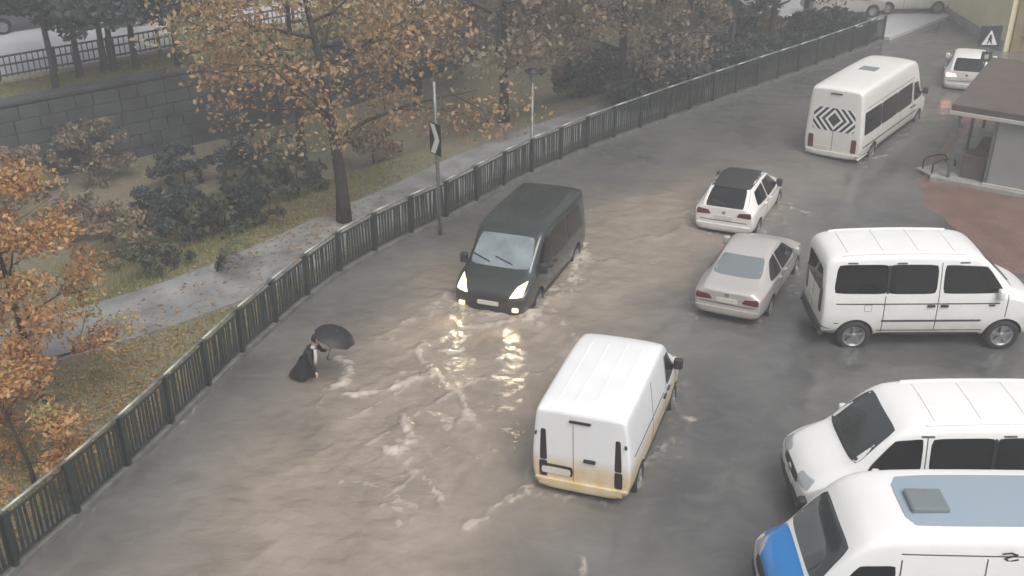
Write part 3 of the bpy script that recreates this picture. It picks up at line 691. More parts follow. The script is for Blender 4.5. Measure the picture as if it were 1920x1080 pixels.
def people_van(name, label, pos, head, paint, group=None, black_bumper=True, kz=1.2, pb=.10):
    f = 2.62
    st = [(-2.50, .40, 1.12, 1.68, 1.76, .80, .86, .68), (-2.47, .36, 1.12, 1.74, 1.84, .88, .91, .72), (-2.36, .33, 1.12, 1.83, 1.97, .91, .94, .76), (-1.9, .30, 1.12, 1.87, 2.03, .92, .955, .785), (-.4, .28, 1.12, 1.88, 2.05, .92, .96, .79),
          (.75, .28, 1.12, 1.86, 2.02, .92, .96, .785), (1.12, .28, 1.12, 1.80, 1.94, .92, .96, .77), (1.78, .28, 1.12, 1.26, 1.32, .92, .95, .78), (1.88, .28, 1.1, 1.20, 1.26, .92, .945, .77), (2.3, .29, .98, 1.04, 1.12, .9, .92, .74), (2.54, .31, .84, .90, .94, .84, .86, .66), (f, .38, .72, .78, .8, .76, .78, .56)]
    st = [(t_[0], t_[1], t_[2], t_[3]+(0.05 if t_[3] > 1.5 else 0), t_[4], t_[5], t_[6], t_[7]+(0.05 if t_[3] > 1.5 else .02)) for t_ in st]
    c = Car(name, label, 'van', pos, head, st, (1.7, -1.7), paint, group, wr=.39, wd=.24, kz=kz)
    for sg in (-1, 1):
        c.side('window', [(pb+.07, 1.25), (1.60, 1.25), (1.14, 1.77), (pb+.07, 1.82)], 'glass_dark', sg, rnd=.1)
        c.side('window', [(pb-1.16, 1.25), (pb-.07, 1.25), (pb-.07, 1.82), (pb-1.16, 1.83)], 'glass_dark', sg, nu=14)
        c.side('window', [(-2.28, 1.26), (pb-1.18, 1.25), (pb-1.18, 1.83), (-2.22, 1.82)], 'glass_dark', sg, nu=14)
        c.side('window_seal', [(pb-1.2, 1.25), (pb-1.14, 1.25), (pb-1.14, 1.82), (pb-1.2, 1.82)], 'black', sg, off=.014, nu=2)
        c.seam([(pb, .36), (pb, 1.86)], sg); c.seam([(pb-1.2, .36), (pb-1.2, 1.2)], sg); c.seam([(1.66, .75), (1.68, 1.2)], sg)
        c.seam([(-2.2, 1.04), (1.5, 1.04)], sg, .025); c.seam([(-2.2, .62), (-2.1, .62)], sg); c.seam([(-1.2, .46), (1.2, .46)], sg, .02)
        c.handle(pb-.15, 1.0, sg, 'black_plastic'); c.handle(pb+.15, 1.0, sg, 'black_plastic')
        c.side('side_trim', [(-1.2, .31), (1.2, .31), (1.2, .40), (-1.2, .40)], 'black_plastic', sg, off=.012, nu=10, nv=2)
        c.side('rub_strip', [(-1.2, .66), (1.2, .66), (1.2, .70), (-1.2, .70)], 'seam', sg, off=.01, nu=10, nv=1)
        c.side('fuel_flap', [(-1.55, .88), (-1.38, .88), (-1.38, 1.03), (-1.55, 1.03)] if sg < 0 else [(.86, .78), (1.02, .78), (1.02, .92), (.86, .92)], 'seam', sg, off=.002, nu=3, nv=3)
        c.side('fuel_flap_cover', [(-1.54, .89), (-1.39, .89), (-1.39, 1.02), (-1.54, 1.02)] if sg < 0 else [(.87, .79), (1.01, .79), (1.01, .91), (.87, .91)], paint, sg, off=.006, nu=3, nv=3)
        for x in (-1.9, -.8, .6): c.side('roof_rail_mount', [(x-.12, 1.84), (x+.12, 1.84), (x+.12, 1.865), (x-.12, 1.865)], 'seam', sg, nu=4, nv=1, off=.01)
        c.corner('tail_light', [(-.08, .78), (.08, .78), (.08, 1.3), (-.06, 1.3)], 'taillamp', -1, sg, slant=1.0, off=.012, nv=8)
        c.corner('headlight', [(-.38, .80), (.10, .84), (.10, 1.0), (-.30, .95)], 'headlamp_off', 1, sg, slant=.55, off=.01)
        c.corner('air_intake', [(-.24, .42), (.06, .42), (.06, .56), (-.24, .56)], 'black_plastic', 1, sg, slant=.6, off=.008)
        c.side('indicator', [(1.25, .98), (1.4, .98), (1.4, 1.02), (1.25, 1.02)], 'black_plastic', sg, nu=2, nv=1)
        c.dec('roof_rail', [(-2.2, sg*.70, 5), (.7, sg*.70, 5), (.7, sg*.74, 5), (-2.2, sg*.74, 5)], (0, 0, -1), paint, nu=14, nv=1, off=.03)
    c.front('windscreen', [(-.80, 1.31), (.80, 1.31), (.68, 1.88), (-.68, 1.88)], 'glass_screen', 1, nv=12, off=.004)
    for y in (-.45, .1):
        c.front('wiper', [(y, 1.335), (y+.62, 1.36), (y+.62, 1.385), (y, 1.36)], 'black_plastic', 1, nu=8, nv=1, off=.03, rnd=0)
    c.front('grille', [(-.42, .74), (.42, .74), (.42, .86), (-.42, .86)], 'black_plastic', 1, off=.012)
    c.front('grille', [(-.5, .40), (.5, .40), (.5, .58), (-.5, .58)], 'black_plastic', 1, off=.012)
    c.front('number_plate', [(-.26, .6), (.26, .6), (.26, .71), (-.26, .71)], 'plate', 1, off=.03, nu=3, nv=2)
    bm = bmesh.new(); lathe(bm, [(.001, .02), (.075, .02), (.08, 0)], 16, 'Z'); o = c.part('emblem', bm, 'chrome', True)
    hit = c.bvh.ray_cast(Vector((6, 0, .80*kz)), Vector((-1, 0, 0)))[0]; o.location = hit+Vector((.012, 0, 0)); o.rotation_euler = (0, math.pi/2, 0)
    c.front('rear_window', [(-.70, 1.2), (.70, 1.2), (.62, 1.68), (-.62, 1.68)], 'glass_dark', -1)
    c.bumper(-1, .36, .56, 'black_plastic' if black_bumper else paint, .95, .07)
    c.front('number_plate', [(-.26, .72), (.26, .72), (.26, .83), (-.26, .83)], 'plate', -1, nu=3, nv=2, off=.02)
    c.rseam([(0, .6), (0, 1.72)])
    c.mirror(1.45, .97, 1.2, paint)
    for x in (-2.0, -1.2, -.4, .4): c.top('roof_rib', [(x, -.6), (x+.05, -.6), (x+.05, .6), (x, .6)], paint, off=.012, nu=2, nv=10)
    return c

def big_van(name, label, cat, pos, head, paint, L, H, hood=None, header=1.25, rearwin=None, roofpanel=False, cowl=.6):
    h = L/2; g = H/2.75
    st = [(-h, .42, 1.1, H*.90, H-.12, .86, .93, .80), (-h+.03, .38, 1.1, H*.915, H-.07, .93, .97, .83), (-h+.15, .36, 1.1, H*.93, H, .96, .99, .86), (-h+1, .34, 1.1, H*.93, H+.01, .97, 1.0, .87),
          (0, .32, 1.1, H*.93, H+.01, .97, 1.0, .87), (h-header-.45, .32, 1.1, H*.925, H-.03, .97, 1.0, .86), (h-header, .32, 1.1, H*.86, H*.93, .97, 1.0, .83), (h-cowl, .32, 1.1, 1.30, 1.36, .96, .98, .82),
          (h-cowl+.1, .32, 1.08, 1.22, 1.28, .96, .97, .8), (h-.2, .33, .98, 1.06, 1.12, .93, .94, .72), (h-.05, .35, .86, .92, .96, .86, .88, .64), (h, .42, .74, .8, .82, .78, .8, .54)]
    st = [(t_[0], t_[1], t_[2], t_[3]+(0.05 if t_[3] > 1.5 else 0), t_[4], t_[5], t_[6], t_[7]+(0.04 if t_[3] > 1.5 else .02)) for t_ in st]
    c = Car(name, label, cat, pos, head, st, (h-.98, -h+1.25), paint, None, wr=.35, wd=.24)
    for sg in (-1, 1):
        c.side('window', [(h-header-.55, 1.22), (h-cowl-.22, 1.24), (h-header-.02, 1.86), (h-header-.55, 1.9)], 'glass_dark', sg)
        if not roofpanel:
            x0, x1 = -h+.25, h-header-.72; nwin = 3
            for k in range(nwin):
                a, b_ = x0+(x1-x0)*k/nwin, x0+(x1-x0)*(k+1)/nwin-.03
                c.side('window', [(a, 1.2), (b_, 1.2), (b_, 1.98), (a, 1.98)], 'glass_dark', sg, rnd=.06)
        c.seam([(h-header-.62, .4), (h-header-.62, 2.0)], sg); c.seam([(h-header-1.85, .4), (h-header-1.85, 2.05)], sg); c.seam([(-h+.2, .8), (h-1.4, .8)], sg, .05)
        c.seam([(-h+.1, 2.1), (h-header-.6, 2.1)], sg, .02); c.handle(h-header-.75, 1.05, sg); c.handle(h-header-.45, 1.05, sg)
        c.corner('tail_light', [(-.07, .62), (.06, .62), (.06, 1.08), (-.06, 1.08)], 'taillamp', -1, sg, slant=1.0, off=.014, nv=6)
        c.corner('headlight', [(-.34, .82), (.08, .86), (.08, 1.12), (-.2, 1.0)], 'headlamp_off', 1, sg, slant=.55, off=.012)
        c.side('side_trim', [(-h+1.8, .42), (h-1.5, .42), (h-1.5, .52), (-h+1.8, .52)], 'black_plastic', sg, off=.02)
    c.front('windscreen', [(-.82, 1.38), (.82, 1.38), (.72, H*.84), (-.72, H*.84)], 'glass_screen', 1, nv=12, off=.004)
    c.front('grille', [(-.5, .7), (.5, .7), (.5, .9), (-.5, .9)], 'black_plastic', 1, off=.012)
    c.front('number_plate', [(-.26, .55), (.26, .55), (.26, .66), (-.26, .66)], 'plate', 1, off=.03, nu=3, nv=2)
    c.bumper(1, .36, .5, 'black_plastic', .82)
    if hood:
        c.dec('hood', [(h-cowl+.05, -.93, 5), (h-.03, -.74, 5), (h-.03, .74, 5), (h-cowl+.05, .93, 5)], (0, 0, -1), hood, nu=10, nv=14, off=.012, rnd=.15)
        for sg in (-1, 1): c.side('wing', [(h-cowl-.1, .9), (h-.12, .84), (h-.2, 1.06), (h-cowl-.05, 1.24)], hood, sg, off=.01)
    c.mirror(h-cowl-.25, 1.04, 1.35)
    c.bumper(-1, .40, .56, paint, .95, .07)
    c.front('brake_light', [(-.2, H*.91), (.2, H*.91), (.2, H*.925), (-.2, H*.925)], 'dark_taillamp', -1, nu=4, nv=2, off=.03)
    if rearwin: c.front('rear_window', [(-.74, 1.28), (.74, 1.28), (.70, 2.06), (-.70, 2.06)], rearwin, -1, nu=14, nv=10)
    c.rseam([(0, .6), (0, 1.26)]); c.front('number_plate', [(.1, .62), (.62, .62), (.62, .73), (.1, .73)], 'plate', -1, nu=3, nv=2, off=.02)
    return c

def car(name, label, pos, head, paint, kind, roof=None, lit=False, group=None, on_bed=True, zoff=0, glass='glass_dark', rear='glass_dark'):
    if kind == 'sedan':
        st = [(-2.25, .42, .82, .92, .95, .70, .76, .56), (-2.21, .36, .84, .98, 1.01, .78, .81, .62), (-2.05, .30, .88, 1.02, 1.05, .82, .84, .66), (-1.62, .26, .92, 1.03, 1.08, .84, .865, .68), (-1.5, .24, .93, 1.06, 1.12, .84, .87, .66),
              (-.85, .22, .93, 1.33, 1.40, .84, .875, .60), (-.5, .22, .93, 1.39, 1.47, .84, .88, .60), (.1, .22, .93, 1.40, 1.49, .84, .88, .61), (.45, .22, .92, 1.34, 1.42, .84, .88, .60), (1.15, .22, .90, .98, 1.03, .84, .87, .66), (1.26, .22, .88, .94, .99, .84, .86, .65), (1.9, .24, .76, .80, .85, .8, .82, .58), (2.15, .28, .62, .66, .7, .72, .74, .5), (2.22, .36, .55, .58, .6, .64, .66, .42)]
        wl = (1.38, -1.25); rw = [(-.62, 1.10), (.62, 1.10), (.52, 1.37), (-.52, 1.37)]; sw = [[(-1.3, .99), (-.48, .97), (-.48, 1.37), (-.82, 1.31)], [(-.42, .97), (.95, .96), (.38, 1.34), (-.42, 1.37)]]; pil = -.45; hw = .9
    else:
        st = [(-2.0, .42, .86, .98, 1.02, .72, .78, .60), (-1.97, .36, .88, 1.04, 1.09, .80, .83, .64), (-1.85, .30, .92, 1.10, 1.16, .84, .865, .66), (-1.45, .26, .94, 1.36, 1.44, .85, .88, .63), (-1.1, .24, .94, 1.42, 1.51, .85, .89, .63), (-.2, .22, .94, 1.44, 1.53, .85, .89, .64), (.35, .22, .93, 1.37, 1.46, .85, .89, .62), (1.0, .22, .91, 1.0, 1.05, .85, .88, .67), (1.1, .22, .89, .95, 1.01, .85, .87, .66), (1.65, .24, .78, .83, .88, .81, .83, .6), (1.9, .28, .64, .68, .72, .74, .76, .5), (1.97, .36, .56, .6, .62, .66, .68, .42)]
        wl = (1.22, -1.28); rw = [(-.68, 1.05), (.68, 1.05), (.58, 1.44), (-.58, 1.44)]; sw = [[(-1.45, 1.02), (-.55, .98), (-.55, 1.39), (-1.3, 1.34)], [(-.48, .98), (.82, .97), (.30, 1.36), (-.48, 1.40)]]; pil = -.5; hw = .9
    c = Car(name, label, 'car', pos, head, st, wl, paint, group, wr=.31, wd=.2, on_bed=on_bed, zoff=zoff, kz=1.06 if kind == 'hatch' else 1.03)
    h = c.L/2; xr = st[0][0]
    for sg in (-1, 1):
        for q in sw: c.side('window', q, glass, sg, rnd=.1)
        c.seam([(pil, .32), (pil, .97)], sg); c.seam([(.98, .5), (.95, .95)], sg); c.seam([(-1.2, .86), (1.0, .84)], sg, .018)
        c.handle(pil-.2, .86, sg, paint); c.handle(pil+.3, .86, sg, paint)
        z0 = .72 if kind == 'sedan' else .80
        c.corner('tail_light', [(-.26, z0+.02), (.1, z0), (.1, z0+.16), (-.2, z0+.13)], 'brakelamp_on' if lit else 'taillamp', -1, sg, slant=.6, off=.012)
        c.corner('headlight', [(-.34, .58), (.08, .60), (.08, .74), (-.26, .70)], 'headlamp_off', 1, sg, slant=.6, off=.012)
    c.front('rear_window', rw, rear, -1, nv=8)
    c.front('windscreen', [(-.66, 1.03), (.66, 1.03), (.55, 1.38), (-.55, 1.38)], 'glass_screen', 1, nv=8, off=.004)
    c.front('number_plate', [(-.26, .70), (.26, .70), (.26, .81), (-.26, .81)], 'plate', -1, nu=3, nv=2, off=.015)
    c.bumper(-1, .36, .56, paint, .9, .05); c.bumper(1, .3, .42, 'black_plastic', .8)
    c.front('lower_valance', [(-.6, .28), (.6, .28), (.6, .37), (-.6, .37)], 'black_plastic', -1, off=.055)
    c.rseam([(-.68, .66), (.68, .66)])
    if roof:
        rf = [(st[4][0] if kind == 'sedan' else -1.42, -.60), (.42, -.60), (.42, .60), (-1.42, .60)]
        c.top('roof_panel', rf, roof, nu=14, nv=12, off=.006)
    c.mirror(.75, .86, .92, paint if not roof else roof)
    c.front('emblem', [(-.05, .86), (.05, .86), (.05, .94), (-.05, .94)], 'chrome', -1, nu=3, nv=3, off=.012)
    if kind == 'hatch':
        c.front('rear_wiper', [(-.02, 1.1), (.36, 1.16), (.36, 1.185), (-.02, 1.125)], 'black', -1, nu=6, nv=1, off=.025, rnd=0)
        c.front('spoiler', [(-.58, 1.43), (.58, 1.43), (.58, 1.47), (-.58, 1.47)], roof or paint, -1, nu=8, nv=2, off=.05)
    return c

def fwd(p, head, d): return (p[0]+math.cos(R(head))*d, p[1]+math.sin(R(head))*d)
# white cargo van seen from behind
van = small_van('cargo_van', 'white panel van with a painted warm glow low on its windowless rear doors wading through the flood', fwd((1.29, 15.98), 70, 2.3), 70, 'glow_tinted_white_paint', False, L=4.6, kz=1.13)
van.o.scale = (1, 1.05, 1)
# dark van with its lamps on
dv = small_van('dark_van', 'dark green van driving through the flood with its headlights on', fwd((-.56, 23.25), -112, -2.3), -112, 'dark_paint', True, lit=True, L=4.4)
dv.o.scale = (1.06, 1.1, 1.13)
for sg in (-1, 1):
    ld = bpy.data.lights.new('headlight_beam', 'SPOT'); ld.energy = 45; ld.spot_size = R(75); ld.spot_blend = .8; ld.color = (1, .84, .58); ld.shadow_soft_size = .08
    lo = bpy.data.objects.new('headlight_beam', ld); C.objects.link(lo); lo.parent = dv.o; lo.location = (2.3, sg*.66, .82)
    lo.rotation_euler = Vector((-1, 0, .28)).to_track_quat('Z', 'Y').to_euler()
# white minibus with printed rear window
m = mat('window_print', (.8, .8, .78), .3)
n = m.node_tree; b = n.nodes['Principled BSDF']
tc = n.nodes.new('ShaderNodeTexCoord'); sx = n.nodes.new('ShaderNodeSeparateXYZ'); n.links.new(tc.outputs['Object'], sx.inputs[0])
ay = math_('MULTIPLY', math_('ABSOLUTE', sx.outputs[1], 0), 1.0); az_ = math_('ABSOLUTE', math_('SUBTRACT', sx.outputs[2], 1.67), 0)
sm_ = math_('ADD', ay, math_('MULTIPLY', az_, .9)); fr = math_('FRACT', math_('MULTIPLY', sm_, 4.6), 0); st_ = math_('GREATER_THAN', fr, .48)
hole = math_('LESS_THAN', sm_, .1)
n.links.new(mixc(math_('MAXIMUM', st_, hole), (.8, .8, .78), (.012, .013, .014)), b.inputs['Base Color'])
mb = big_van('minibus', 'white minibus with black chevron print across its rear window', 'minibus', fwd((10.78, 34.15), 53, 3.45), 53, 'cream_white_paint', 6.9, 2.78, rearwin='window_print')
bm = bmesh.new(); box(bm, -.9, -.35, -.3, .3, 2.68, 2.80, bev=.03); mb.part('roof_hatch', bm, 'glass_grey')
bm = bmesh.new(); box(bm, -2.4, -1.5, -.42, .42, 2.68, 2.78, bev=.03); mb.part('roof_rack', bm, 'white_paint')
# saloons
hb = car('hatchback_car', 'white hatchback with a black roof wading behind the minibus', fwd((6.05, 27.95), 64, 1.98), 64, 'warm_white_paint', 'hatch', roof='black_plastic')
sd = car('sedan_car', 'silver saloon car with pale rear window beside the white passenger van', fwd((5.22, 22.8), 63, 2.22), 63, 'silver_paint', 'sedan', rear='glass_grey')
tx = car('hatchback_car', 'white car with its brake lights lit below the crossing sign', fwd((18.3, 42.0), 66, 1.98), 66, 'white_paint', 'hatch', lit=True)
# the parked row on the right
pvn = people_van('passenger_van', 'white passenger van parked side-on with dark windows, nose to the red paving', (9.68, 22.45), -1.5, 'white_paint')
pv2 = people_van('passenger_van', 'white passenger van with rounded bonnet parked beside the blue-nosed van', (7.72, 15.85), 180, 'white_paint', black_bumper=False, kz=1.14, pb=.6)
bn = big_van('blue_nosed_van', 'white high-roof van with a blue bonnet and a glazed roof panel', 'van', (7.0, 12.95), 178, 'white_paint', 6.0, 2.42, hood='blue_paint', header=1.15, roofpanel=True, cowl=.55)
bn.top('roof_panel', [(-2.7, -.62), (1.1, -.62), (1.1, .62), (-2.7, .62)], 'roof_glass', nu=16, off=.012)
bm = bmesh.new(); box(bm, .42, .98, -.18, .34, 2.38, 2.49, bev=.03); bn.part('roof_hatch', bm, 'glass_grey')
def stroke(bm, pts, wd, th=.004):     # flat lettering in the x,z plane
    for (x0, z0), (x1, z1) in zip(pts, pts[1:]):
        v = Vector((x1-x0, 0, z1-z0)).normalized()*wd/2; nn = Vector((-v.z, 0, v.x)); a, b_ = Vector((x0, 0, z0))-v, Vector((x1, 0, z1))+v
        q = [a+nn, a-nn, b_-nn, b_+nn]
        vs = [bm.verts.new(p+Vector((0, y, 0))) for y in (0, th) for p in q]
        for f in ((0, 1, 2, 3), (7, 6, 5, 4), (0, 4, 5, 1), (1, 5, 6, 2), (2, 6, 7, 3), (3, 7, 4, 0)): bm.faces.new([vs[i] for i in f])
bm = bmesh.new()
for x, z in ((0, 0),):
    stroke(bm, [(-.11, .07), (.0, .09), (.09, .05), (-.06, -.03), (.0, -.09), (.12, -.05)], .03)
    stroke(bm, [(-.13, -.24), (.05, -.18), (.13, -.24), (-.02, -.32)], .03)
o = bn.part('lettering', bm, 'black'); hit = bn.bvh.ray_cast(Vector((-.3, 5, 2.1)), Vector((0, -1, 0)))[0]; o.location = (-.3, hit.y+.02, 2.1); o.rotation_euler = (R(8), 0, math.pi)

# far cars
fg = 'cars parked on the street above the park'
for (px, py, hd, pt, kd, lb) in [(30, 62, 42, 'grey_paint', 'sedan', 'dark grey car parked under the evergreen trees beyond the upper railing'),
                                 (285, 46, 40, 'white_paint', 'hatch', 'white car parked between the trunks beyond the upper railing'),
                                 (395, 26, 40, 'silver_paint', 'sedan', 'silver car parked behind the autumn tree beyond the upper railing')]:
    p = G(px, py, ZT+.02); car('parked_car', lb, (p.x, p.y+1.2), hd, pt, kd, group=fg, zoff=ZT+.02)
p = G(1705, 27, .14); car('parked_car', 'white car parked across the side street past the fence end', (p.x, p.y+.85), 4, 'white_paint', 'sedan', zoff=.135)
p = G(1600, 36, .14); car('parked_car', 'pale silver car parked behind the last fence posts', (p.x-.3, p.y+1.0), 8, 'silver_paint', 'hatch', zoff=.135)

# ------------------------------------------------------------------ trees and plants
def leaves(cent, size, tone_spread=.25, flat=False):
    n_ = len(cent); a = rng.normal(size=(n_, 3)); a /= np.linalg.norm(a, axis=1)[:, None]
    b_ = np.cross(a, rng.normal(size=(n_, 3))); b_ /= np.linalg.norm(b_, axis=1)[:, None]
    if flat: a[:, 2] *= .25; b_[:, 2] *= .25
    s = size*rng.uniform(.45, 1.5, n_)[:, None]
    V = np.stack([cent-a*s, cent+b_*s*.55, cent+a*s, cent-b_*s*.55], 1).reshape(-1, 3)
    F = np.arange(4*n_).reshape(-1, 4)
    return V, F
def make_tree(name, label, x, y, z, ht, cr, cz0, leafm, bark='bark', nl=9000, lsize=.1, trunk_r=.16, group=None, cat='tree', lean=(0, 0), clumps=None, seed=1, limbs=9, squash=1.0, dens=.62):
    r = random.Random(seed); nr = np.random.default_rng(seed)
    root = empty(name, (x, y, z), 0, label, cat, group)
    bm = bmesh.new(); top = Vector((lean[0], lean[1], ht*.82)); tips = []
    tr = []
    for k in range(8):
        t = k/7; tr.append(Vector((lean[0]*t*t, lean[1]*t*t, ht*.82*t-.15*(k == 0)))+Vector((r.uniform(-.06, .06), r.uniform(-.06, .06), 0))*ht*.06*(k > 0))
    tube(bm, tr, [trunk_r*(1.25 if k == 0 else 1)*(1-.8*k/7) for k in range(8)], 8)
    def at(t): f = t*7; i = min(6, int(f)); return tr[i].lerp(tr[i+1], f-i)
    t0 = max(.18, (cz0+.1)/(ht*.82)*.85)
    for k in range(limbs):
        t = t0+(1-t0)*(k+.5)/limbs; p = at(t); q = k*2.4+r.uniform(-.5, .5)
        L = cr*(1.05-.55*((t-t0)/(1-t0)))*r.uniform(.75, 1.05)
        d = Vector((math.cos(q), math.sin(q), r.uniform(.15, .55))); pts = [p]
        for j in range(4):
            pts.append(pts[-1]+d.normalized()*L/4); d += Vector((r.uniform(-.3, .3), r.uniform(-.3, .3), r.uniform(-.12, .18)))
        r0 = trunk_r*.42*(1-.5*t); tube(bm, pts, [r0, r0*.8, r0*.6, r0*.4, r0*.15], 5, False)
        tips += pts[2:]
        for j in range(4):
            i = r.choice((1, 2, 3)); a = pts[i].lerp(pts[i+1], r.random()); q2 = q+r.uniform(-1.3, 1.3); d2 = Vector((math.cos(q2), math.sin(q2), r.uniform(-.2, .7)))
            b_ = a+d2*L*.28; c_ = b_+(d2+Vector((r.uniform(-.4, .4), r.uniform(-.4, .4), r.uniform(-.1, .3))))*L*.2
            tube(bm, [a, b_, c_], [r0*.35, r0*.22, r0*.08], 4, False); tips += [b_, c_]
    mobj('trunk', bm, bark, root, True)
    # foliage: clumps round the twigs and in an uneven shell, with gaps
    nc = clumps or 70; ctr = []
    for k in range(nc):
        if r.random() < dens: c_ = r.choice(tips)+Vector((r.gauss(0, .2), r.gauss(0, .2), r.gauss(0, .15)))*cr*.35
        else:
            q, cz = r.uniform(0, 2*math.pi), r.uniform(-1, 1); rr = cr*r.uniform(.55, 1.0)*math.sqrt(max(.08, 1-cz*cz*.9))
            c_ = Vector((rr*math.cos(q)+lean[0]*.6, rr*math.sin(q)+lean[1]*.6, (cz0+ht)/2+cz*(ht-cz0)/2*squash))
        c_.z = max(c_.z, cz0*r.uniform(.9, 1.2)); ctr.append(c_)
    ctr = np.array([tuple(c_) for c_ in ctr]); rad = nr.uniform(.10, .26, nc)*cr; tn = np.clip(nr.normal(.48, .2, nc), 0, 1)
    wgt = rad**1.6; idx = nr.choice(nc, nl, p=wgt/wgt.sum())
    off_ = nr.normal(size=(nl, 3)); off_ *= (nr.random(nl)**.45/np.linalg.norm(off_, axis=1))[:, None]
    P_ = ctr[idx]+off_*rad[idx][:, None]*np.array((1.15, 1.15, .8))
    V, F_ = leaves(P_, lsize)
    tone = np.clip(tn[idx]+nr.normal(0, .17, nl), 0, 1)
    link('crown', nmesh('crown', V, F_, {'tone': ('FACE', tone)}), leafm, root)
    return root
# near orange tree by the fence
make_tree('autumn_tree', 'bright orange autumn tree on the lawn beside the near fence', -9.9, 18.9, gz(-9.9, 18.9), 5.7, 1.75, .9, 'leaf_bright', nl=13000, lsize=.05, trunk_r=.1, seed=3, clumps=120, limbs=12, lean=(-.3, 0))
make_tree('sapling', 'slender orange sapling leaning over the lawn next to the path', -9.0, 16.2, gz(-9.0, 16.2), 2.5, 1.35, .45, 'leaf_bright', nl=3600, lsize=.055, trunk_r=.05, seed=5, clumps=40, limbs=9, cat='tree', lean=(-.5, .2))
make_tree('autumn_tree', 'large russet autumn tree behind the fence opposite the chevron sign', -4.9, 28.6, gz(-4.9, 28.6), 9.2, 4.2, 2.6, 'leaf_orange', nl=12500, lsize=.07, trunk_r=.2, seed=11, clumps=150, limbs=13, lean=(-.9, .6))
make_tree('autumn_tree', 'tall brown autumn tree behind the park lamp', -.3, 38.0, gz(-.3, 38.0), 9.0, 4.0, 1.9, 'leaf_brown', nl=9000, lsize=.095, trunk_r=.18, seed=21, clumps=100, limbs=12)
make_tree('autumn_tree', 'brown autumn tree between the park lamp and the grey trunks', 4.1, 39.2, gz(4.1, 39.2), 9.0, 3.8, 1.7, 'leaf_brown', nl=9000, lsize=.095, trunk_r=.18, seed=23, clumps=100, limbs=12)
make_tree('autumn_tree', 'yellowing tree rising behind the large russet tree', -7.6, 36.5, gz(-7.6, 36.5), 9.5, 3.6, 3.2, 'leaf_yellow', nl=8000, lsize=.095, trunk_r=.17, seed=25, clumps=90, limbs=12)
ORD = ['first', 'second', 'third', 'fourth']
bgl = 'bare grey-trunked tree with thin dull foliage beside the far fence'
for i, (x, y) in enumerate([(7.3, 43.6), (9.4, 45.4), (11.6, 47.6), (13.8, 50.4)]):
    make_tree('slim_tree', ORD[i]+' slim grey-trunked tree along the far fence, counting towards the side street', x, y, gz(x, y), 9.5, 2.6, 2.0, 'leaf_dark' if i % 2 else 'leaf_brown', 'bark_pale', nl=4500, lsize=.1, trunk_r=.15, seed=40+i, clumps=60, limbs=11, group='slim trees along the far fence')
for i, (x, y) in enumerate([(1.0, 47.5), (-4.0, 44.0), (6.0, 52.0), (11.0, 56.0), (-1.5, 53.0)]):
    make_tree('park_tree', 'hazy brown-leaved tree standing deep in the park', x, y, gz(x, y), 10.0, 4.0, 1.2, 'leaf_brown', nl=7000, lsize=.115, trunk_r=.18, seed=60+i, clumps=90, limbs=11, group='trees deep in the park')
for i, (px, py) in enumerate([(105, 165), (151, 145), (198, 136), (216, 134), (257, 130), (336, 126)]):
    p = G(px, py, ZT)
    make_tree('evergreen_tree', ['first', 'second', 'third', 'fourth', 'fifth', 'sixth'][i]+' dark evergreen along the upper railing, counting towards the yellowing tree', p.x, p.y, ZT, 8.6, 2.9, 2.0, 'leaf_dark', 'bark_pale', nl=10000, lsize=.12, trunk_r=.13, seed=80+i, clumps=60, limbs=10, group='evergreens along the upper railing')
# shrubs on the bank
sh = [(355, 450, 1.2, 'leaf_dark'), (430, 470, 1.0, 'leaf_green'), (480, 455, .9, 'leaf_dark'), (240, 470, 1.2, 'leaf_brown'), (160, 420, 1.1, 'leaf_brown'), (290, 410, 1.0, 'leaf_dark'),
      (560, 370, 1.1, 'leaf_green'), (300, 540, .7, 'leaf_green'), (40, 220, 1.5, 'leaf_brown'), (480, 330, 1.4, 'leaf_dark'), (700, 300, 1.2, 'leaf_brown'), (20, 420, 1.5, 'leaf_brown'), (40, 330, 1.2, 'leaf_brown'), (345, 330, 1.0, 'leaf_dark')]
nm = {'leaf_dark': ('dark leafy shrub growing on the stream bank', 'dark shrubs on the bank'), 'leaf_green': ('low green shrub growing along the footpath edge', 'green shrubs by the path'), 'leaf_brown': ('brown withered shrub growing on the stream bank', 'brown shrubs on the bank')}
for i, (px, py, rr, lm) in enumerate(sh):
    p = G(px, py, -.6); 
    if tdist([(p.x, p.y)])[0] > -rr: q = TA+tdir*((np.array((p.x, p.y))-TA)@tdir)-tnor*rr*.9; p = Vector((q[0], q[1], 0))
    make_tree('shrub', nm[lm][0], p.x, p.y, gz(p.x, p.y), rr*1.35, rr, .05, lm, nl=2200, lsize=.075, trunk_r=.04, seed=100+i, clumps=40, limbs=8, group=nm[lm][1], cat='shrub')
hr_ = random.Random(9)
for i in range(13):
    t = i/12; c_ = Vector((5.6, 38.1)).lerp(Vector((17.0, 49.5)), t)+Vector((-.707, .707))*hr_.uniform(1.3, 2.0); rr = hr_.uniform(.9, 1.25)
    make_tree('hedge_shrub', 'dark grey-green shrub in the row behind the far fence', c_.x, c_.y, gz(c_.x, c_.y), rr*1.25, rr, .05, 'leaf_dark', nl=2200, lsize=.09, trunk_r=.04, seed=200+i, clumps=40, limbs=8, group='row of shrubs behind the far fence', cat='shrub')
for i in range(9):
    t = i/8; c_ = Vector((2.5, 40.5)).lerp(Vector((12, 53)), t)+Vector((hr_.uniform(-1.5, 1.5), hr_.uniform(-.5, 1.5))); rr = hr_.uniform(1.0, 1.6)
    make_tree('shrub', 'dull brown shrub under the hazy park trees', c_.x, c_.y, gz(c_.x, c_.y), rr*1.2, rr, .05, 'leaf_brown' if i % 2 else 'leaf_dark', nl=2000, lsize=.1, trunk_r=.04, seed=230+i, clumps=40, limbs=8, group='shrubs under the park trees', cat='shrub')
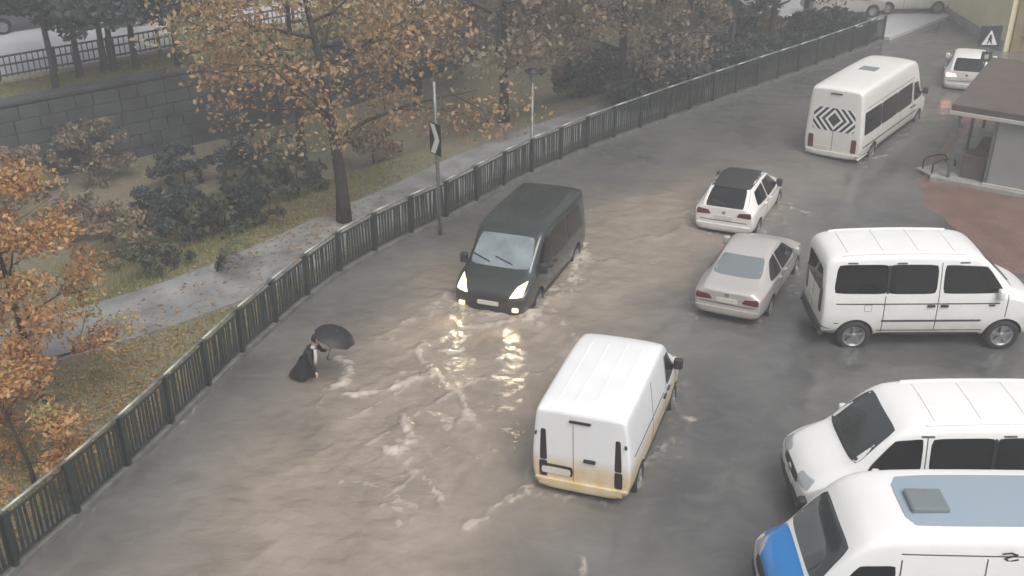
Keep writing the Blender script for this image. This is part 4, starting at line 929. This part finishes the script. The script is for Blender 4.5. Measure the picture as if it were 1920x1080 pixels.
# arching plant by the path
p = G(405, 510, .12); ap = empty('arching_plant', (p.x, p.y, .1), 0, 'arching leafy plant bending over the footpath', 'plant')
rr = random.Random(4)
for k in range(9):
    q = rr.uniform(-1.2, .9); L = rr.uniform(.7, 1.5); bm = bmesh.new(); pts = []
    for j in range(7):
        t = j/6; pts.append((math.cos(q)*L*t*.9, math.sin(q)*L*t*.9, L*.95*math.sin(min(t*2.4, 2.6))*.75))
    tube(bm, pts, [.018*(1-.8*j/6) for j in range(7)], 5)
    for j in range(1, 7):
        for sg in (-1, 1):
            a = Vector(pts[j]); s_ = Vector((-math.sin(q), math.cos(q), -.2))*sg*.16; t_ = Vector((math.cos(q), math.sin(q), -.3))*.06
            bm.faces.new([bm.verts.new(v) for v in (a, a+s_*.5+t_, a+s_+t_*1.5, a+s_*.5-t_*.5)])
    o = mobj('frond', bm, 'bark' if k % 3 == 0 else 'leaf_green', ap)
    at_ = o.data.attributes.new('tone', 'FLOAT', 'FACE'); at_.data.foreach_set('value', [rr.random() for _ in o.data.polygons])
# grass and fallen leaves
def scatter(nn, x0, x1, y0, y1, ok):
    P_ = np.c_[rng.uniform(x0, x1, nn), rng.uniform(y0, y1, nn)]; return P_[ok(P_)]
PL = np.array([tuple(p) for p in path_line])
def dpath(P_): 
    d = np.full(len(P_), 99.)
    for q in PL: d = np.minimum(d, np.hypot(P_[:, 0]-q[0], P_[:, 1]-q[1]))
    return d
ok = lambda P_: (sdist(P_) < -.42) & (dpath(P_) > 1.3) & (sdist(P_) > -9) & (tdist(P_) < -.3)
Q = scatter(90000, -16, 2, 11, 34, ok); k = nz2(Q, .7, 31)+rng.normal(0, .4, len(Q)) > -.35; Q = Q[k]
Q2 = scatter(60000, -24, -6, 28, 46, lambda P_: (tdist(P_) > .7) & (tdist(P_) < 3.0)); Q = np.r_[Q, Q2]
n_ = len(Q); zq = ground_z(Q); an = rng.uniform(0, 6.28, n_); hq = rng.uniform(.06, .2, n_)
dx = np.c_[np.cos(an), np.sin(an)]*.014
V = np.stack([np.c_[Q-dx, zq], np.c_[Q+dx, zq], np.c_[Q+rng.normal(0, .05, (n_, 2)), zq+hq]], 1).reshape(-1, 3)
o = link('grass', nmesh('grass', V, np.arange(3*n_).reshape(-1, 3), {'tone': ('FACE', np.clip(nz2(Q, .5, 33)*.35+.5+rng.normal(0, .15, n_), 0, 1))}), 'grass'); tag(o, 'short yellow-green grass on the lawns and bank', 'grass', kind='stuff')
Q = scatter(60000, -15, -2, 11, 31, lambda P_: (sdist(P_) < -.4) & (sdist(P_) > -8) & (tdist(P_) < -.5))
dn = np.exp(-(((Q[:, 0]+9.5)/2.6)**2+((Q[:, 1]-17.5)/4.5)**2))+.35*np.exp(-(((Q[:, 0]+5.2)/3)**2+((Q[:, 1]-28)/3)**2))
Q = Q[rng.random(len(Q)) < dn]; zq = ground_z(Q)+np.where(dpath(Q) < 1.28, .06, .05)
V, F_ = leaves(np.c_[Q, zq], .055, flat=True); V[:, 2] = np.maximum(V[:, 2], np.repeat(zq, 4)-.02)
o = link('fallen_leaves', nmesh('fallen_leaves', V, F_, {'tone': ('FACE', rng.random(len(Q)))}), 'litter'); tag(o, 'orange fallen leaves scattered on the lawn and path', 'leaves', kind='stuff')

# ------------------------------------------------------------------ upper railing
ra, rb = G(0, 157, ZT), G(490, 66, ZT); rd = (rb-ra).normalized(); r0 = ra-rd*6; RL = (rb-ra).length+14
rail = empty('railing', tuple(r0), 0, 'dark picket railing on a pale kerb along the upper lawn', 'railing'); ang = math.atan2(rd.y, rd.x); rail.rotation_euler = (0, 0, ang)
bm = bmesh.new(); box(bm, 0, RL, -.09, .09, -.05, .16); mobj('kerb', bm, 'fascia', rail)
for z in (.26, .62, .92): bm = bmesh.new(); box(bm, 0, RL, -.03, .03, z-.03, z+.03); mobj('rail', bm, 'wood', rail)
bm = bmesh.new()
for k in range(int(RL/2)): box(bm, 2*k-.05, 2*k+.05, -.1, -.031, .161, 1.0)
pme = bpy.data.meshes.new('post'); b0 = bmesh.new(); box(b0, -.05, .05, -.12, -.031, .1, 1.0); b0.to_mesh(pme); b0.free(); pme.materials.append(M['wood']); bm.free()
for k in range(int(RL/2)+1): o = bpy.data.objects.new('post', pme); C.objects.link(o); o.parent = rail; o.location = (2*k, 0, 0)
bm = bmesh.new()
for k in range(int(RL/.2)): box(bm, .2*k+.08, .2*k+.12, .031, .05, .17, .95)
tag(mobj('pickets', bm, 'wood', rail), kind='stuff')

# ------------------------------------------------------------------ chevron sign, park lamp, crossing sign
p = G(836, 440, .0); p.x -= .15
cs = empty('chevron_sign', (p.x, p.y, bz(p.x, p.y)), 0, 'black and white chevron board on a grey pole at the road edge', 'sign')
z0 = -bz(p.x, p.y)
bm = bmesh.new(); tube(bm, [(0, 0, 0), (-.02, 0, 2.2), (-.05, 0, z0+4.5)], .055, 10); mobj('pole', bm, 'pole_grey', cs, True)
bm = bmesh.new(); box(bm, -.24, .24, -.09, -.062, z0+2.45, z0+3.35, bev=.01); bd = mobj('board', bm, 'black', cs); bd.rotation_euler = (0, 0, R(-48))
bm = bmesh.new(); zc = z0+2.9
for k in (0,):
    V_ = [(-.20, .42), (.0, .42), (.2, .0), (0, -.42), (-.2, -.42), (.0, .0)]
    f = bm.faces.new([bm.verts.new((x, -.094, zc+z)) for x, z in V_[::-1]])
r_ = bmesh.ops.extrude_face_region(bm, geom=bm.faces[:]); bmesh.ops.translate(bm, vec=(0, .006, 0), verts=[v for v in r_['geom'] if isinstance(v, bmesh.types.BMVert)])
mobj('chevron', bm, 'sign_white', bd)
p = G(997, 300, .1); lp = empty('park_lamp', (p.x, p.y, gz(p.x, p.y)), 0, 'park lamp with a dark flat cap behind the fence', 'lamp')
bm = bmesh.new(); tube(bm, [(0, 0, 0), (0, 0, .5), (0, 0, .52), (0, 0, 2.75)], [.1, .09, .06, .05], 10); mobj('pole', bm, 'pole_grey', lp, True)
bm = bmesh.new(); lathe(bm, [(.06, 2.7), (.11, 2.75), (.13, 2.98), (.1, 3.0)], 16); mobj('lamp_glass', bm, 'glass_grey', lp, True)
bm = bmesh.new(); lathe(bm, [(.02, 2.985), (.26, 2.99), (.27, 3.02), (.14, 3.1), (.01, 3.14)], 18); mobj('lamp_cap', bm, 'black', lp, True)
p = G(1862, 150, .07); px_ = P_ = Vector((18.1, 40.3, .07))
sg_ = empty('crossing_sign', tuple(px_), 0, 'square pedestrian crossing sign on a pole above the white car', 'sign')
bm = bmesh.new(); tube(bm, [(0, 0, -.02), (0, 0, 3.05)], .035, 8); mobj('pole', bm, 'pole_grey', sg_, True)
bm = bmesh.new(); box(bm, -.40, .40, -.07, -.04, 2.2, 3.0, bev=.01); bd = mobj('board', bm, 'sign_blue', sg_)
def flat(name, pts, y, m, parent):
    bm = bmesh.new(); bm.faces.new([bm.verts.new((x, y, z)) for x, z in pts])
    r_ = bmesh.ops.extrude_face_region(bm, geom=bm.faces[:]); bmesh.ops.translate(bm, vec=(0, .005, 0), verts=[v for v in r_['geom'] if isinstance(v, bmesh.types.BMVert)])
    bmesh.ops.recalc_face_normals(bm, faces=bm.faces); return mobj(name, bm, m, parent)
flat('triangle', [(-.3, 2.28), (.3, 2.28), (0, 2.84)], -.076, 'sign_white', bd)
flat('walking_figure', [(-.1, 2.32), (-.06, 2.32), (0, 2.44), (.06, 2.32), (.1, 2.32), (.05, 2.5), (.08, 2.52), (.04, 2.6), (.03, 2.67), (-.03, 2.67), (-.04, 2.6), (-.08, 2.5), (-.05, 2.48)], -.082, 'black', bd)
bm = bmesh.new(); box(bm, -.20, .20, -.07, -.04, 1.62, 2.02, bev=.01); b2 = mobj('lower_board', bm, 'sign_blue', sg_)
flat('square_mark', [(-.08, 1.74), (.08, 1.74), (.08, 1.9), (-.08, 1.9)], -.076, 'fascia', b2)

# ------------------------------------------------------------------ shelter on the right
A = R(58); u = Vector((math.cos(A), math.sin(A), 0)); v = Vector((math.sin(A), -math.cos(A), 0)); c0 = Vector((13.75, 31.95, .07))
sh_ = empty('street_shelter', tuple(c0), A, 'brown-roofed street shelter with grey panels on a raised slab', 'shelter')
def sp(name, x0, x1, y0, y1, z0, z1, m, bev=.01):       # x along the road, y away from the road (local -y)
    bm = bmesh.new(); box(bm, x0, x1, -y1, -y0, z0, z1, bev=bev); return mobj(name, bm, m, sh_)
sp('base_slab', -.15, 6.2, -.35, 4.2, -.1, .14, 'concrete', .02)
sp('roof', -.1, 6.4, -.1, 4.4, 2.36, 2.56, 'roof_brown', .02)
sp('fascia', -.14, 6.44, -.14, 4.44, 2.24, 2.357, 'fascia', .01)
for x, y in ((.1, .15), (.1, 1.25), (3, .15), (5.9, .15), (.1, 4.0), (5.9, 4.0)): sp('post', x-.05, x+.05, y-.05, y+.05, .13, 2.25, 'pole_grey')
sp('side_panel', .08, .12, 1.31, 3.94, .2, 2.2, 'booth_panel'); sp('back_panel', .16, 5.84, 3.98, 4.02, .2, 2.2, 'booth_panel'); sp('end_panel', 5.88, 5.92, .8, 3.94, .2, 2.2, 'booth_panel')
sp('counter', .3, 1.0, .45, 1.15, .14, .9, 'roof_brown', .03)
sp('sill', -.05, .07, 1.2, 4.0, .13, .2, 'fascia', .005)
bm = bmesh.new(); box(bm, 0, 1.5, -.2, .2, .36, .42, bev=.01); 
bp_ = c0+u*.6-v*(-.75); bn_ = empty('bench', (bp_.x, bp_.y, .21), A, 'small brown bench standing inside the shelter', 'bench')
bm.free()
for k, (y0, y1) in enumerate(((-.22, -.08), (-.06, .08), (.10, .22))): bm = bmesh.new(); box(bm, 1.2, 2.9, y0, y1, .40, .44, bev=.006); mobj('slat', bm, 'wood', bn_)
for x in (1.35, 2.7):
    for y in (-.16, .16): bm = bmesh.new(); box(bm, x-.03, x+.03, y-.03, y+.03, 0, .399); mobj('leg', bm, 'black', bn_)
bm = bmesh.new(); box(bm, 1.2, 2.9, -.27, -.23, .55, .9, bev=.01); mobj('backrest', bm, 'wood', bn_)
for x in (1.35, 2.7): bm = bmesh.new(); box(bm, x-.025, x+.025, -.26, -.225, .3, .56); mobj('back_support', bm, 'black', bn_)
q = G(1768, 322, .07)
rk = empty('cycle_rack', (q.x, q.y, .06), R(20), 'low dark metal hoop stand on the corner of the red paving', 'rack')
for k in range(2):
    bm = bmesh.new(); pts = [(-.45, 0, 0), (-.45, 0, .3)]+[(-.45+.45*(1-math.cos(a_)), 0, .3+.14*math.sin(a_)) for a_ in (.5, 1.0, 1.57, 2.1, 2.6)]+[(.45, 0, .3), (.45, 0, 0)]
    tube(bm, [(x, y+k*.45, z) for x, y, z in pts], .028, 7); mobj('hoop', bm, 'black_plastic', rk, True)
bm = bmesh.new(); box(bm, -.6, .6, -.12, .6, -.02, .03); mobj('base_plate', bm, 'fascia', rk)

# ------------------------------------------------------------------ building at the corner
B0 = Vector((22.4, 48.2, 0)); bl = empty('corner_building', tuple(B0), 0, 'cream-walled corner building with an ochre street front', 'building')
bm = bmesh.new(); box(bm, 0, 14, 0, 16, -.3, 11.5); mobj('wall', bm, 'cream_wall', bl)
bm = bmesh.new(); box(bm, .25, 14.2, -.12, -.003, -.2, 11.3); mobj('street_front', bm, 'ochre_wall', bl)
bm = bmesh.new(); box(bm, -.25, 14.25, -.3, 16.2, 11.51, 11.75); mobj('roof', bm, 'roof_brown', bl)
bm = bmesh.new(); box(bm, -.06, -.003, .05, 16, -.2, .45); mobj('plinth', bm, 'concrete', bl)
for fl in range(3):
    for k in range(4):
        x, z = .8+k*3.1, .9+fl*3.5; bm = bmesh.new(); box(bm, x, x+1.7, -.17, -.123, z, z+1.9)
        wn_ = mobj('window', bm, 'glass_dark', bl)
        for a_ in ((x-.08, x, z-.08, z+1.98), (x+1.7, x+1.78, z-.08, z+1.98), (x+.82, x+.88, z, z+1.9)):
            bm = bmesh.new(); box(bm, a_[0], a_[1], -.2, -.124, a_[2], a_[3]); mobj('frame', bm, 'fascia', wn_)
        bm = bmesh.new(); box(bm, x-.15, x+1.85, -.3, -.124, z-.16, z-.081); mobj('sill', bm, 'fascia', wn_)

# ------------------------------------------------------------------ person with umbrella
px0, py0 = -4.56, 20.2; zb_ = bz(px0, py0)
pe = empty('person', (px0, py0, zb_), 0, 'person in a long dark coat bending under a black umbrella in the flood', 'person')
D = -zb_          # water depth
def skin(name, chains, rad, m, parent, lev=2):
    bm = bmesh.new(); ids = {}
    for k_, p_ in rad.items(): ids[k_] = bm.verts.new(p_[0])
    for a_, b_ in chains: bm.edges.new((ids[a_], ids[b_]))
    me = bpy.data.meshes.new(name); bm.to_mesh(me); bm.free()
    o = bpy.data.objects.new(name, me); C.objects.link(o); o.modifiers.new('skin', 'SKIN'); o.modifiers.new('sub', 'SUBSURF').levels = lev
    for i_, (k_, p_) in enumerate(rad.items()):
        rr_ = p_[1]; me.skin_vertices[0].data[i_].radius = rr_ if hasattr(rr_, '__len__') else (rr_, rr_)
    me.skin_vertices[0].data[0].use_root = True
    dg = bpy.context.evaluated_depsgraph_get(); m2 = bpy.data.meshes.new_from_object(o.evaluated_get(dg)); bpy.data.objects.remove(o); m2.name = name
    m2.materials.clear(); m2.materials.append(M[m]); return link(name, m2, None, parent, True)
hp = Vector((0, 0, .80))
J = {'pelvis': ((0, 0, .80), (.15, .12)), 'waist': ((.05, 0, .97), (.135, .115)), 'chest': ((.15, 0, 1.17), (.15, .13)), 'neck0': ((.235, 0, 1.31), (.075, .075)), 'neck': ((.27, 0, 1.36), (.055, .055)), 'head0': ((.30, 0, 1.42), (.075, .075)), 'head': ((.325, 0, 1.49), (.092, .085)), 'crown': ((.34, 0, 1.56), (.06, .06)),
     'ls': ((.19, .19, 1.26), .062), 'le': ((.30, .25, 1.06), .048), 'lw': ((.465, .135, 1.155), .034),
     'rs': ((.19, -.19, 1.26), .062), 're': ((.28, -.27, 1.02), .048), 'rw': ((.36, -.25, .80), .034),
     'lh': ((.03, .10, .72), .10), 'lk': ((.14, .11, .42), .065), 'la': ((.06, .11, .09), .045), 'lt': ((.2, .12, .05), .04),
     'rh': ((-.02, -.10, .72), .10), 'rk': ((-.02, -.12, .42), .065), 'ra': ((-.2, -.12, .12), .045), 'rt': ((-.08, -.13, .05), .04)}
ch = [('pelvis', 'waist'), ('waist', 'chest'), ('chest', 'neck0'), ('neck0', 'neck'), ('neck', 'head0'), ('head0', 'head'), ('head', 'crown'), ('chest', 'ls'), ('ls', 'le'), ('le', 'lw'), ('chest', 'rs'), ('rs', 're'), ('re', 'rw'),
      ('pelvis', 'lh'), ('lh', 'lk'), ('lk', 'la'), ('la', 'lt'), ('pelvis', 'rh'), ('rh', 'rk'), ('rk', 'ra'), ('ra', 'rt')]
ro = R(-15); pe.rotation_euler = (0, 0, ro)
body = skin('body', ch, J, 'coat_cloth', pe)
sk = body.data; sk.materials.append(M['skin'])
for p_ in sk.polygons:
    c_ = p_.center
    if c_.z > 1.335 and c_.x > .2: p_.material_index = 1
# face
def blob(name, c_, r_, m, parent, n_=10):
    bm = bmesh.new(); bmesh.ops.create_uvsphere(bm, u_segments=12, v_segments=8, radius=1); bmesh.ops.scale(bm, vec=r_, verts=bm.verts); bmesh.ops.translate(bm, vec=c_, verts=bm.verts); return mobj(name, bm, m, parent, True)
hd_ = Vector((.325, 0, 1.49))
for sg in (-1, 1):
    blob('eye', hd_+Vector((.088, sg*.03, .012)), (.01, .014, .008), 'black', pe); blob('ear', hd_+Vector((-.005, sg*.086, 0)), (.02, .012, .03), 'skin', pe)
blob('nose', hd_+Vector((.098, 0, -.02)), (.02, .014, .022), 'skin', pe); blob('mouth', hd_+Vector((.088, 0, -.052)), (.008, .024, .006), 'hair', pe)
bm = bmesh.new(); bmesh.ops.create_uvsphere(bm, u_segments=18, v_segments=12, radius=1)
bmesh.ops.delete(bm, geom=[v_ for v_ in bm.verts if v_.co.x > .35 and v_.co.z < .45], context='VERTS')
bmesh.ops.scale(bm, vec=(.112, .105, .115), verts=bm.verts); bmesh.ops.translate(bm, vec=hd_+Vector((-.012, 0, .02)), verts=bm.verts); mobj('hair', bm, 'hair', pe, True)
# coat skirt, soaked hem spreading on the water
bm = bmesh.new(); rings = []
prof = [(.98, .16, .04), (.85, .20, .02), (.74, .24, -.02), (.66, .275, -.05), (.58, .30, -.07), (.53, .31, -.08)]
for z, r_, ox in prof:
    ring = []
    for j in range(24):
        q = 2*math.pi*j/24; wv = 1+.16*math.sin(q*5+z*3)*(1.0-z)*1.5+.05*math.sin(q*9+1)*(1-z)
        ring.append(bm.verts.new((ox+r_*wv*math.cos(q)*(1.0 if math.cos(q) < 0 else .72), r_*wv*.82*math.sin(q), z)))
    rings.append(ring)
for a_, b_ in zip(rings, rings[1:]):
    for j in range(24): bm.faces.new((a_[j], a_[(j+1) % 24], b_[(j+1) % 24], b_[j]))
mobj('coat_skirt', bm, 'coat_cloth', pe, True)
# pale scarf hanging in front
bm = bmesh.new()
box(bm, .20, .30, -.10, .10, 1.27, 1.335, bev=.02); mobj('scarf', bm, 'scarf_cloth', pe, True)
bm = bmesh.new()
tube(bm, [(.31, -.10, 1.29), (.34, -.15, 1.18), (.33, -.165, 1.05), (.30, -.15, .93)], [.035, .04, .04, .035], 8); mobj('scarf_end', bm, 'scarf_cloth', pe, True)
# hands
def hand(name, wr_, d_, upv, curl):
    d_ = Vector(d_).normalized(); s_ = d_.cross(Vector(upv)).normalized(); n__ = s_.cross(d_).normalized(); W_ = Vector(wr_)
    K = {'w': (W_-d_*.02, .03), 'p': (W_+d_*.045, (.04, .02))}; E = [('w', 'p')]
    for i_, (o_, L_) in enumerate(((-.033, .065), (-.011, .075), (.011, .072), (.033, .058))):
        b_ = W_+d_*.07+s_*o_; a1 = b_+(d_*math.cos(curl)-n__*math.sin(curl))*L_*.5; a2 = a1+(d_*math.cos(curl*2.2)-n__*math.sin(curl*2.2))*L_*.5
        K['a%d' % i_] = (b_, .011); K['b%d' % i_] = (a1, .0095); K['c%d' % i_] = (a2, .008); E += [('p', 'a%d' % i_), ('a%d' % i_, 'b%d' % i_), ('b%d' % i_, 'c%d' % i_)]
    t1 = W_+d_*.03-s_*.045; t2 = t1+(d_*.6-s_*.4-n__*.5)*.05; K['t1'] = (t1, .013); K['t2'] = (t2, .01); E += [('p', 't1'), ('t1', 't2')]
    skin(name, E, K, 'skin', pe, 1)
hand('hand', (.475, .135, 1.165), (.8, -.1, .25), (0, 0, 1), 1.0)
hand('hand', (.365, -.25, .785), (.3, 0, -1), (1, 0, 0), .35)
# umbrella
mw = Matrix.Translation((px0, py0, zb_)) @ Matrix.Rotation(ro, 4, 'Z')
gp = mw @ Vector((.56, .12, 1.175))
um = empty('umbrella', tuple(gp), 0, 'open black umbrella held by the wading person', 'umbrella'); um.rotation_euler = (R(2), R(21), 0)
bm = bmesh.new(); tube(bm, [(0, 0, -.16), (0, 0, .57)], .009, 8); mobj('shaft', bm, 'pole_grey', um, True)
bm = bmesh.new(); tube(bm, [(0, 0, -.15), (0, 0, -.22), (.02, 0, -.25), (.05, 0, -.25), (.065, 0, -.22)], .015, 8); mobj('handle', bm, 'black', um, True)
bm = bmesh.new(); nR, nS = 8, 48; rows = []
for i_ in range(nR+1):
    t = i_/nR; row = []
    for j in range(nS):
        q = 2*math.pi*j/nS; sc = abs(math.sin(4*q)); r_ = .46*math.sin(t*1.25)/math.sin(1.25)*(1-.06*sc*t); z = .53-.17*(1-math.cos(t*1.25))/(1-math.cos(1.25))+.018*sc*t
        row.append(bm.verts.new((r_*math.cos(q), r_*math.sin(q), z)) if i_ else None)
    if not i_: ap_ = bm.verts.new((0, 0, .53)); row = [ap_]*nS
    rows.append(row)
for i_ in range(nR):
    for j in range(nS):
        a_, b_, c_, d_ = rows[i_][j], rows[i_][(j+1) % nS], rows[i_+1][(j+1) % nS], rows[i_+1][j]
        bm.faces.new((a_, c_, d_) if i_ == 0 else (a_, b_, c_, d_))
mobj('canopy', bm, 'umbrella_cloth', um, True)
for k in range(8):
    q = math.pi*2*k/8; bm = bmesh.new(); tube(bm, [(.46*math.sin(t*1.25)/math.sin(1.25)*math.cos(q), .46*math.sin(t*1.25)/math.sin(1.25)*math.sin(q), .524-.17*(1-math.cos(t*1.25))/(1-math.cos(1.25))) for t in (0, .3, .6, 1)], .005, 5); mobj('rib', bm, 'chrome', um, True)

# ------------------------------------------------------------------ rainy air
bm = bmesh.new(); box(bm, -420, 420, -420, 480, -3.2, 14.6)
m = bpy.data.materials.new('haze'); m.use_nodes = True; M['haze'] = m; n = m.node_tree; n.nodes.remove(n.nodes['Principled BSDF'])
pvl = n.nodes.new('ShaderNodeVolumePrincipled'); pvl.inputs['Color'].default_value = (.93, .94, .95, 1); pvl.inputs['Density'].default_value = .0063; pvl.inputs['Anisotropy'].default_value = .2
n.links.new(pvl.outputs[0], n.nodes['Material Output'].inputs['Volume'])
tag(mobj('haze', bm, 'haze'), 'grey rainy haze filling the air', 'haze', kind='stuff')
